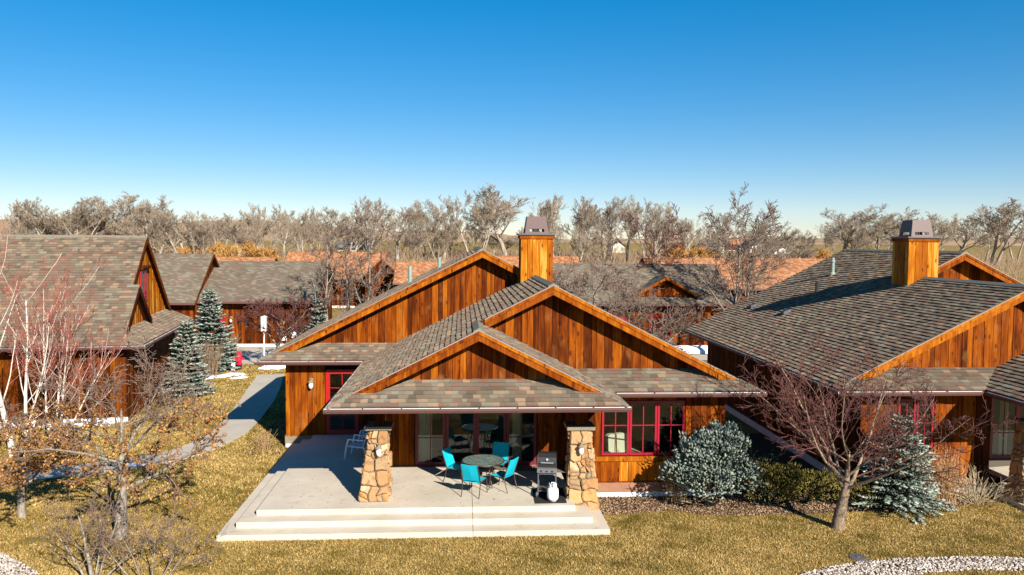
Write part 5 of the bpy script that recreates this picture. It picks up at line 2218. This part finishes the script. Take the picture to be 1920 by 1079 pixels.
# bare shrub in the lower left corner
sp = dict(stems=[((0, 0, 0), (-.25, .1, 1), 1.5, .05), ((.1, 0, 0), (.5, .05, 1), 1.4, .03), ((-.1, 0, 0), (-.7, .2, 1), 1.3, .03), ((.15, .1, 0), (.9, .2, 1), 1.3, .025), ((0, .1, 0), (.1, .3, 1), 1.3, .025)],
          n=[6, 4, 3], segs=[6, 5, 4, 3], wander=[.09, .12, .14, .15], trop=[.1, .2, .2, .1], start=[.25, .2, .2], angle=[48, 42, 40], ratio=[.75, .55, .5], rr=[.5, .5, .6], end=[.35, .35, .45, .8], rmin=.005, short=.3)
tr = empty('bare_shrub', (-7.95, 17.35, G - .02), 'leafless grey shrub in the lower left corner before the leafy tree', 'shrub')
tree_meshes(grow(np.random.default_rng(71), sp), (7, 5, 4, 3), 1, (M['bark'], M['twig_grey']), tr)
sp2 = dict(sp)
sp2['stems'] = [((rngx * .25, .1 * rngx, 0), (rngx * .6, .1, 1), 1.2, .02) for rngx in (-1, -.4, .2, .8, 1.2)]
tr = empty('bare_shrub', (-6.75, 17.3, G - .02), 'thin leafless shrub at the bottom edge right of the corner shrub', 'shrub')
tree_meshes(grow(np.random.default_rng(72), sp2), (6, 5, 4, 3), 1, (M['bark'], M['twig_grey']), tr)

# bare trees between the houses
mid = [('crab_apple_tree', 'round bare crab tree beside the grey box on a post', (-10.9, 47.2, G), crab_spec(5.2, .16, n=(10, 8, 6, 4), trunk=.55, start=(.3, .2, .2, .15), ratio=(.85, .52, .5, .5), rmin=.014, ang=(58, 45, 45, 42)), 81, 'twig_purple'),
       ('ash_tree', 'slim bare tree behind the left gable, the left one of three', (-8.6, 50.2, G), crab_spec(7.8, .13, n=(10, 6, 5, 3), trunk=.9, start=(.22, .2, .2, .15), ratio=(.42, .5, .5, .5), ang=(42, 40, 40, 40), trop=(.1, .5, .3, .2, .1), rmin=.014), 82, 'twig_grey'),
       ('ash_tree', 'slim bare tree behind the left gable, the middle one of three', (-7.2, 52.0, G), crab_spec(8.0, .13, n=(10, 6, 5, 3), trunk=.9, start=(.22, .2, .2, .15), ratio=(.42, .5, .5, .5), ang=(42, 40, 40, 40), trop=(.1, .5, .3, .2, .1), rmin=.014), 83, 'twig_grey'),
       ('ash_tree', 'slim bare tree behind the left gable, the one with the rightward lean', (-5.9, 51.0, G), crab_spec(8.6, .13, n=(10, 6, 5, 3), trunk=.88, start=(.25, .2, .2, .15), ratio=(.48, .5, .5, .5), ang=(46, 40, 40, 40), trop=(.1, .5, .3, .2, .1), rmin=.014), 84, 'twig_grey'),
       ('ash_tree', 'spreading bare tree right behind the middle gable slope', (6.9, 42.0, G), crab_spec(7.8, .15, n=(11, 8, 6, 4), trunk=.68, start=(.30, .2, .2, .15), ratio=(.72, .52, .5, .5), ang=(56, 44, 42, 40), trop=(.1, .35, .25, .15, .1), rmin=.013), 85, 'twig_grey'),
       ('ash_tree', 'low spreading bare tree in front of the low back house gable', (11.0, 44.5, G), crab_spec(5.6, .13, n=(10, 8, 6, 4), trunk=.55, start=(.35, .2, .2, .15), ratio=(.95, .52, .5, .5), ang=(64, 44, 42, 40), rmin=.013), 86, 'twig_grey'),
       ('ash_tree', 'tall bare tree between the low back house and orange roof, the left one', (17.1, 50.0, G), crab_spec(9.6, .17, n=(12, 7, 6, 4), trunk=.84, start=(.22, .2, .2, .15), ratio=(.46, .52, .5, .5), ang=(44, 42, 42, 40), trop=(.1, .5, .3, .2, .1), rmin=.014), 87, 'twig_grey'),
       ('ash_tree', 'tall bare tree leaning right before the broad orange roof', (19.4, 53.0, G), crab_spec(9.9, .18, n=(12, 7, 6, 4), trunk=.80, start=(.22, .2, .2, .15), ratio=(.52, .52, .5, .5), ang=(48, 42, 42, 40), trop=(.1, .5, .3, .2, .1), rmin=.014), 88, 'twig_grey'),
       ('ash_tree', 'bare tree at the left end of the orange roof, darker than its neighbours', (14.6, 58.5, G), crab_spec(9.0, .17, n=(11, 7, 6, 4), trunk=.8, start=(.22, .2, .2, .15), ratio=(.5, .52, .5, .5), ang=(46, 42, 42, 40), trop=(.1, .5, .3, .2, .1), rmin=.015), 89, 'twig_purple')]
for nm, lab, loc, sp, seed, tw in mid:
    bare_tree(nm, lab, loc, sp, seed, (M['bark'], M[tw]), sides=(7, 5, 4, 3, 3))


# conifers and evergreen shrubs: plump needle shoots
def spindles(B, D, L, R, n=4):
    """elongated shoots: base, ring, tip"""
    N = len(B)
    D = D / (np.linalg.norm(D, axis=1, keepdims=True) + 1e-9)
    ref = np.where(np.abs(D[:, 2:3]) < .8, np.array([[0, 0, 1.]]), np.array([[1., 0, 0]]))
    A = np.cross(D, ref)
    A /= np.linalg.norm(A, axis=1, keepdims=True)
    C = np.cross(D, A)
    V = np.empty((N, n + 2, 3))
    V[:, 0] = B
    mid_ = B + D * (L * .45)[:, None]
    for q in range(n):
        an = 2 * math.pi * q / n
        V[:, 1 + q] = mid_ + (A * math.cos(an) + C * math.sin(an)) * R[:, None]
    V[:, n + 1] = B + D * L[:, None]
    b = np.arange(N)[:, None] * (n + 2)
    F = []
    for q in range(n):
        r = (q + 1) % n
        F.append(b + np.array([[0, 1 + r, 1 + q]]))
        F.append(b + np.array([[1 + q, 1 + r, n + 1]]))
    return V.reshape(-1, 3), np.stack(F, 1).reshape(-1, 3), N


def conifer(label, loc, h, r, seed, whorls=22, per=11, shoot=.24, rad=.036, group=None, clear=.1, flat=.0):
    rgn = np.random.default_rng(seed)
    root = empty('blue_spruce', loc, label, 'spruce', group)
    mb = MB()
    mb.tube([(0, 0, 0), (0, 0, h * .6), (0, 0, h * .98)], [.05 + h * .018, .03 + h * .008, .012], 7)
    mb.build('trunk', M['bark'], root)
    B, D, L, R, T = [], [], [], [], []
    P, RR = [], []
    for w in range(whorls):
        f = (w + rgn.random() * .8) / whorls
        z = clear + f * (h - clear) * .97
        ln = r * (1 - f) ** .82 * rgn.uniform(.86, 1.1) + .10
        k = max(4, int(per * (1 - f * .55)))
        for b in range(k):
            az = 6.283 * (b + rgn.random() * .7) / k + w * 1.1
            slope = -.12 + .65 * f + rgn.normal() * .08
            l_ = ln * rgn.uniform(.72, 1.12)
            d = np.array([math.cos(az), math.sin(az), slope])
            d /= np.linalg.norm(d)
            e = np.array([0, 0, z]) + d * l_ + np.array([0, 0, .10 * l_])
            m_ = np.array([0, 0, z]) + d * l_ * .5 - np.array([0, 0, .03 * l_])
            P.append([np.array([0, 0, z]), m_, e])
            RR.append([.02, .014, .006])
            ns = max(4, int(l_ / .045))
            sd = np.array([-math.sin(az), math.cos(az), 0])
            for s in range(ns):
                t = .18 + .82 * (s + rgn.random()) / ns
                p = np.array([0, 0, z]) * (1 - t) + e * t
                wdt = .34 * l_ * (1.02 - t) + .05
                for sg in (-1, 1):
                    dd = d * .75 + sd * sg * rgn.uniform(.4, 1.1) + np.array([0, 0, rgn.uniform(-.05, .35)])
                    q = p + sd * sg * wdt * rgn.random() * .8
                    B.append(q)
                    D.append(dd)
                    sl = shoot * rgn.uniform(.65, 1.2)
                    L.append(sl)
                    R.append(rad * rgn.uniform(.8, 1.25))
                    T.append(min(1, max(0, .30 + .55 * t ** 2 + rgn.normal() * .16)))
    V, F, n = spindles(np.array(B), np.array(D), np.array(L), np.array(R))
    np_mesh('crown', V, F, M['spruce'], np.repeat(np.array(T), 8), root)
    V, F = tubes_np(np.array(P), np.array(RR), 3)
    np_mesh('branches', V, F, M['spruce_in'], None, root)
    return root


conifer('large blue spruce with its tip before the low plank house', (-14.15, 45.7, G), 4.7, 1.55, 5, 26, 12)
conifer('smaller blue spruce close to the corner of the steep-roofed house', (-13.0, 38.3, G), 3.6, 1.1, 6, 22, 12)
conifer('blue spruce at the end of the low plank house behind thin trees', (-8.75, 49.0, G), 3.9, 1.1, 7, 22, 11)
conifer('blue spruce behind the reddish crab apple against the right-hand house', (12.35, 21.25, G), 2.7, 1.3, 8, 19, 10, .18, .026)


def lobes_bush(name, label, loc, lobes, seed, count, shoot, rad, mat, inner, cat, up_bias=.5, tint=(.25, .5)):
    """evergreen shrub of overlapping lobes (cx, cy, cz, rx, ry, rz), shoots pointing out and up"""
    rgn = np.random.default_rng(seed)
    root = empty(name, loc, label, cat)
    B, D, T = [], [], []
    vol = np.array([l[3] * l[4] + l[4] * l[5] for l in lobes])
    ids = rgn.choice(len(lobes), count, p=vol / vol.sum())
    for i in ids:
        cx_, cy_, cz_, rx, ry, rz_ = lobes[i]
        v = rgn.normal(size=3)
        v /= np.linalg.norm(v)
        if v[2] < -.35:
            v[2] = -v[2]
        f = 1 - .42 * rgn.random() ** 1.7
        bump = 1 + .20 * math.sin(7 * v[0] + i) * math.sin(6 * v[1] + 2 * i) + .14 * math.sin(11 * v[2] + 5 * v[0] + i) + (.12 * rgn.random() if rgn.random() < .12 else 0)
        p = np.array([cx_ + v[0] * rx * f * bump, cy_ + v[1] * ry * f * bump, cz_ + v[2] * rz_ * f * bump])
        if p[2] < .02:
            continue
        B.append(p)
        D.append(v * .8 + np.array([0, 0, up_bias]) + rgn.normal(size=3) * .35)
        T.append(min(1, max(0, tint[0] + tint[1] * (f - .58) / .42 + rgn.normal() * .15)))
    n = len(B)
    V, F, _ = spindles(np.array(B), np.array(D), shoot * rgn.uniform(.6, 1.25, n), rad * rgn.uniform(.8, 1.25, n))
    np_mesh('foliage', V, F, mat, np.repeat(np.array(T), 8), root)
    st = [((0, 0, 0), (rgn.normal() * .6, rgn.normal() * .6, 1), max(l[2] for l in lobes) * 1.1 + .2, .03) for _ in range(6)]
    sp_ = dict(stems=st, n=[6, 5], segs=[4, 3, 3], wander=[.1, .15, .15], trop=[0, .1, .1], start=[.2, .2], angle=[55, 45], ratio=[.6, .5], rr=[.5, .6], end=[.4, .5, .7], rmin=.008)
    lvv = grow(rgn, sp_)
    VV, FF, off = [], [], 0
    for l in lvv:
        V, F = tubes_np(np.array([b[0] for b in l]), np.array([b[1] for b in l]), 3)
        VV.append(V)
        FF.append(F + off)
        off += len(V)
    np_mesh('stems', np.concatenate(VV), np.concatenate(FF), inner, None, root)
    return root


lobes_bush('blue_spruce', 'bushy dwarf blue spruce under the triple red window', (7.05, 21.55, G),
           [(0, 0, 1.15, .80, .75, .95), (.45, .1, 1.55, .55, .55, .75), (-.45, .0, 1.35, .55, .5, .65), (-.95, .0, .95, .45, .40, .35), (.75, -.05, .75, .60, .55, .60), (-.1, -.25, .65, .70, .55, .60), (.15, 0, 1.75, .40, .4, .55)],
           15, 5200, .15, .030, M['spruce'], M['spruce_in'], 'spruce', .45, (.30, .42))
for i, (lab, x, y, lb, cnt) in enumerate((
        ('olive juniper right beside the dwarf blue spruce', 8.75, 21.55, [(0, 0, .45, .75, .6, .55), (.5, .2, .6, .6, .6, .5), (-.3, .3, .7, .5, .5, .45)], 2600),
        ('olive juniper left of the crab apple trunk', 9.85, 21.65, [(0, 0, .4, .7, .6, .5), (.5, .1, .45, .55, .5, .45), (-.4, .2, .55, .5, .5, .45)], 2300),
        ('small yellowish juniper just right of the crab apple trunk', 11.15, 21.35, [(0, 0, .3, .45, .4, .38), (.4, .1, .3, .35, .35, .35)], 1100))):
    lobes_bush('juniper', lab, (x, y, G), lb, 20 + i, cnt, .13, .014, M['juniper'], M['spruce_in'], 'juniper', .7, (.15, .6))
lobes_bush('clipped_shrub', 'rounded leafless clipped shrub behind the right slope of the middle house', (11.9, 48.0, G), [(0, 0, .8, 1.15, 1.1, 1.05)], 33, 3800, .18, .012,
           tint_mat('shrub_twigs', [(0, (.10, .065, .045)), (1, (.27, .20, .15))]), M['bark'], 'shrub', .3)


def stem_shrub(name, label, loc, n, h, spread, seed, mat, r=.006, leaves=0, lean=.5, cat='shrub'):
    rgn = np.random.default_rng(seed)
    root = empty(name, loc, label, cat)
    P, R = [], []
    for i in range(n):
        az = rgn.uniform(0, 6.283)
        l_ = h * rgn.uniform(.55, 1.1)
        b = np.array([math.cos(az), math.sin(az), 0]) * spread * .3 * rgn.random()
        o = np.array([math.cos(az), math.sin(az), 0])
        s = lean * rgn.random()
        pts = [b]
        for k in range(1, 5):
            t = k / 4
            pts.append(b + o * spread * s * t ** 1.5 + np.array([0, 0, l_ * t * (1 - .18 * s * t)]) + rgn.normal(size=3) * .02 * h)
        P.append(pts)
        R.append(np.linspace(r, r * .5, 5))
        for c in range(3):
            t = rgn.uniform(.3, .9)
            p = np.array(pts[int(t * 4)])
            d = o * rgn.uniform(-.3, .8) + rgn.normal(size=3) * .5 + np.array([0, 0, .8])
            d /= np.linalg.norm(d)
            q = [p + d * l_ * .32 * u + rgn.normal(size=3) * .008 for u in (0, .25, .5, .75, 1)]
            q[0] = p
            P.append(q)
            R.append(np.linspace(r * .6, r * .4, 5))
    V, F = tubes_np(np.array(P), np.array(R), 3)
    np_mesh('stems', V, F, mat, None, root)
    if leaves:
        lv_ = [[(np.array(p), None) for p in P]]
        leaves_on(root, lv_, (0,), rgn, leaves, .05, M['leaf_dry'])
    return root


stem_shrub('bare_shrub', 'thin bare shrub with tan stems between the window and dwarf spruce', (6.15, 21.95, G), 34, 1.25, .75, 91, M['twig_dry'])
stem_shrub('bare_shrub', 'broad dry brown shrub before the right-hand house, behind the crab apple', (13.9, 21.65, G), 120, 1.55, 1.15, 92, M['twig_dry'], .007, 3)
stem_shrub('bare_shrub', 'dry red-brown shrub close to the right-hand house window', (13.0, 21.75, G), 60, 1.35, .7, 93, M['twig_purple'], .007, 1)
stem_shrub('bare_shrub', 'dead twiggy shrub in the shade at the corner of the left wall', (-6.95, 28.15, G), 26, .75, .7, 94, M['twig_dry'])
stem_shrub('bare_shrub', 'tall leafless brown shrub between the two spruces and hydrant', (-13.6, 43.9, G), 70, 1.9, 1.0, 95, M['twig_brown'], .012)
stem_shrub('bare_shrub', 'leafless brown shrub right behind the tall one near the hydrant', (-13.2, 46.8, G), 60, 2.0, .9, 96, M['twig_brown'], .012)
stem_shrub('ornamental_grass', 'pale arching dry grass clump next to the right-hand stone column', (14.85, 21.55, G), 70, 1.0, 1.3, 97, tint_mat('pale_grass', [(0, (.42, .33, .20)), (1, (.62, .50, .33))]), .008, 0, 1.2, 'grass clump')

# ------------------------------------------------------------------ lawn blades, pebbles, bark chips
rgn = np.random.default_rng(2024)


def blade_field(name, x0, x1, y0, y1, dens, hgt, wid, reject, mat, label, tfun=None):
    n = int((x1 - x0) * (y1 - y0) * dens)
    x = rgn.uniform(x0, x1, n)
    y = rgn.uniform(y0, y1, n)
    ok = np.ones(n, bool)
    for p in reject:
        ok &= ~inside_np(p, x, y)
    ok &= np.abs(x - y * .065) < y * .70 + 1.0            # only ground near the picture
    x, y = x[ok], y[ok]
    n = len(x)
    nz = (np.sin(x * 1.7 + 1.3 * np.sin(y * 1.1)) * np.sin(y * 2.1 + 1.1 * np.sin(x * .9)) + .6 * np.sin(x * 4.9 + y * 3.3) * np.sin(y * 5.7 - x * 2.2) + .5 * np.sin(x * .45 + 2) * np.sin(y * .6 + 1))
    cl_ = rgn.normal(size=n) * .20
    ti = np.clip(.60 + .14 * nz + cl_ * 1.25, 0, 1)
    # small clumps of greener turf
    g2 = np.sin(x * 2.3 + 4 * np.sin(y * .7)) * np.sin(y * 2.9 + 3 * np.sin(x * .8))
    ti = np.where(g2 > .72, ti * .62, ti)
    h = hgt * rgn.uniform(.5, 1.3, n)
    az = rgn.uniform(0, 6.283, n)
    ln = rgn.uniform(.3, 1.3, n)
    B = np.stack([x, y, np.full(n, G - .004)], 1)
    tip = B + np.stack([np.cos(az) * h * ln, np.sin(az) * h * ln, h], 1)
    pz = rgn.uniform(0, 6.283, n)
    sd = np.stack([np.cos(pz), np.sin(pz), np.zeros(n)], 1) * (wid * rgn.uniform(.6, 1.3, n))[:, None]
    V = np.stack([B - sd, B + sd, tip], 1).reshape(-1, 3)
    F = np.arange(n * 3).reshape(-1, 3)
    o = np_mesh(name, V, F, mat, ti, kind='stuff')
    tag(o, label, 'grass')


PATIO_FP = [(-6.0, 19.58), (3.83, 19.58), (3.83, 22.5), (3.83, 29), (-6.0, 29)]
PATIO_R = [(15.8, 19.58), (26, 19.58), (26, 29), (15.8, 29)]
HOUSE_FP = [(-6.3, 28.5), (3.8, 22.5), (7.8, 22.5), (7.8, 40), (-6.3, 40)]
HOUSE_R = [(11.8, 22.4), (30, 22.4), (30, 40), (11.8, 40)]
PATH_FP = pl + pr[::-1]
rej = [PATIO_FP, PATIO_R, HOUSE_FP, HOUSE_R, PATH_FP, GRAV_R, GRAV_L, bed]
blade_field('grass', -14, 16, 16.2, 22.5, 1900, .045, .0105, rej, M['grass'], 'short dry golden lawn in front of the houses')
blade_field('grass', -22, -6, 22.5, 34, 800, .06, .017, rej, M['grass'], 'dry lawn left of the middle house')
blade_field('grass', -20, -6, 34, 48, 300, .065, .024, rej + [[(-12.5, 32.2), (-14.3, 43.5), (-30, 41), (-28, 30)]], M['grass'], 'dry lawn around the hydrant')


def scatter_stones(name, poly, n, smin, smax, mat, label, cat, z=G + .014, flat=.6):
    xs = [p[0] for p in poly]
    ys = [p[1] for p in poly]
    x = rgn.uniform(min(xs), max(xs), n)
    y = rgn.uniform(min(ys), max(ys), n)
    ok = inside_np(poly, x, y)
    x, y = x[ok], y[ok]
    n = len(x)
    s = rgn.uniform(smin, smax, n)
    base = np.array([[1, 0, 0], [0, 1, 0], [-1, 0, 0], [0, -1, 0], [0, 0, 1], [0, 0, -1.]])
    fc = np.array([[0, 1, 4], [1, 2, 4], [2, 3, 4], [3, 0, 4], [1, 0, 5], [2, 1, 5], [3, 2, 5], [0, 3, 5]])
    V = base[None] * s[:, None, None] * rgn.uniform(.6, 1.3, (n, 6, 1))
    V[:, :, 2] *= flat
    a = rgn.uniform(0, 6.283, n)
    c, sn = np.cos(a)[:, None], np.sin(a)[:, None]
    X = V[:, :, 0] * c - V[:, :, 1] * sn
    Y = V[:, :, 0] * sn + V[:, :, 1] * c
    tl = rgn.normal(size=(n, 1)) * .4
    V = np.stack([X + x[:, None], Y + y[:, None], V[:, :, 2] + X * tl + z + s[:, None] * .3], 2)
    F = (np.arange(n)[:, None, None] * 6 + fc[None]).reshape(-1, 3)
    o = np_mesh(name, V.reshape(-1, 3), F, mat, np.repeat(rgn.random(n), 8), kind='stuff')
    tag(o, label, cat)


scatter_stones('pebbles', GRAV_R, 9000, .025, .05, M['pebble'], 'pale pebbles in the lower right corner', 'pebbles')
scatter_stones('pebbles', GRAV_L, 9000, .025, .05, M['pebble'], 'pale pebbles in the lower left corner', 'pebbles')
scatter_stones('bark_chips', [p for p in bed[:8]] + [(10.6, 23.5), (7.8, 23.5), (7.8, 22.55), (3.86, 22.55)], 9000, .014, .045, M['chip'], 'bark chips in the bed under the triple window', 'mulch', G + .012, .3)
scatter_stones('bark_chips', [(10.6, 21.0), (11.5, 21.0), (12.6, 20.8), (14.0, 21.2), (15.3, 21.6), (15.3, 22.5), (10.6, 22.5)], 5000, .014, .045, M['chip'], 'bark chips and litter before the right-hand house', 'mulch', G + .012, .3)
scatter_stones('fallen_leaves', [(-13, 19), (-6.2, 18.2), (-6.2, 22), (-13, 23.5)], 1500, .014, .03, M['leaf_dry'], 'fallen dry leaves under the leafy tree', 'leaves', G + .03, .25)
scatter_stones('fallen_leaves', [(-5.1, 20.7), (3.0, 20.7), (3.0, 24.3), (-5.1, 26)], 90, .012, .028, M['leaf_dry'], 'few dry leaves blown over the patio', 'leaves', .008, .25)
scatter_stones('fallen_leaves', [(-7.5, 17), (15, 17.6), (15, 20.6), (4, 19.4), (-6.3, 19.4)], 700, .012, .026, M['leaf_dry'], 'scattered dry leaves on the front lawn', 'leaves', G + .035, .25)
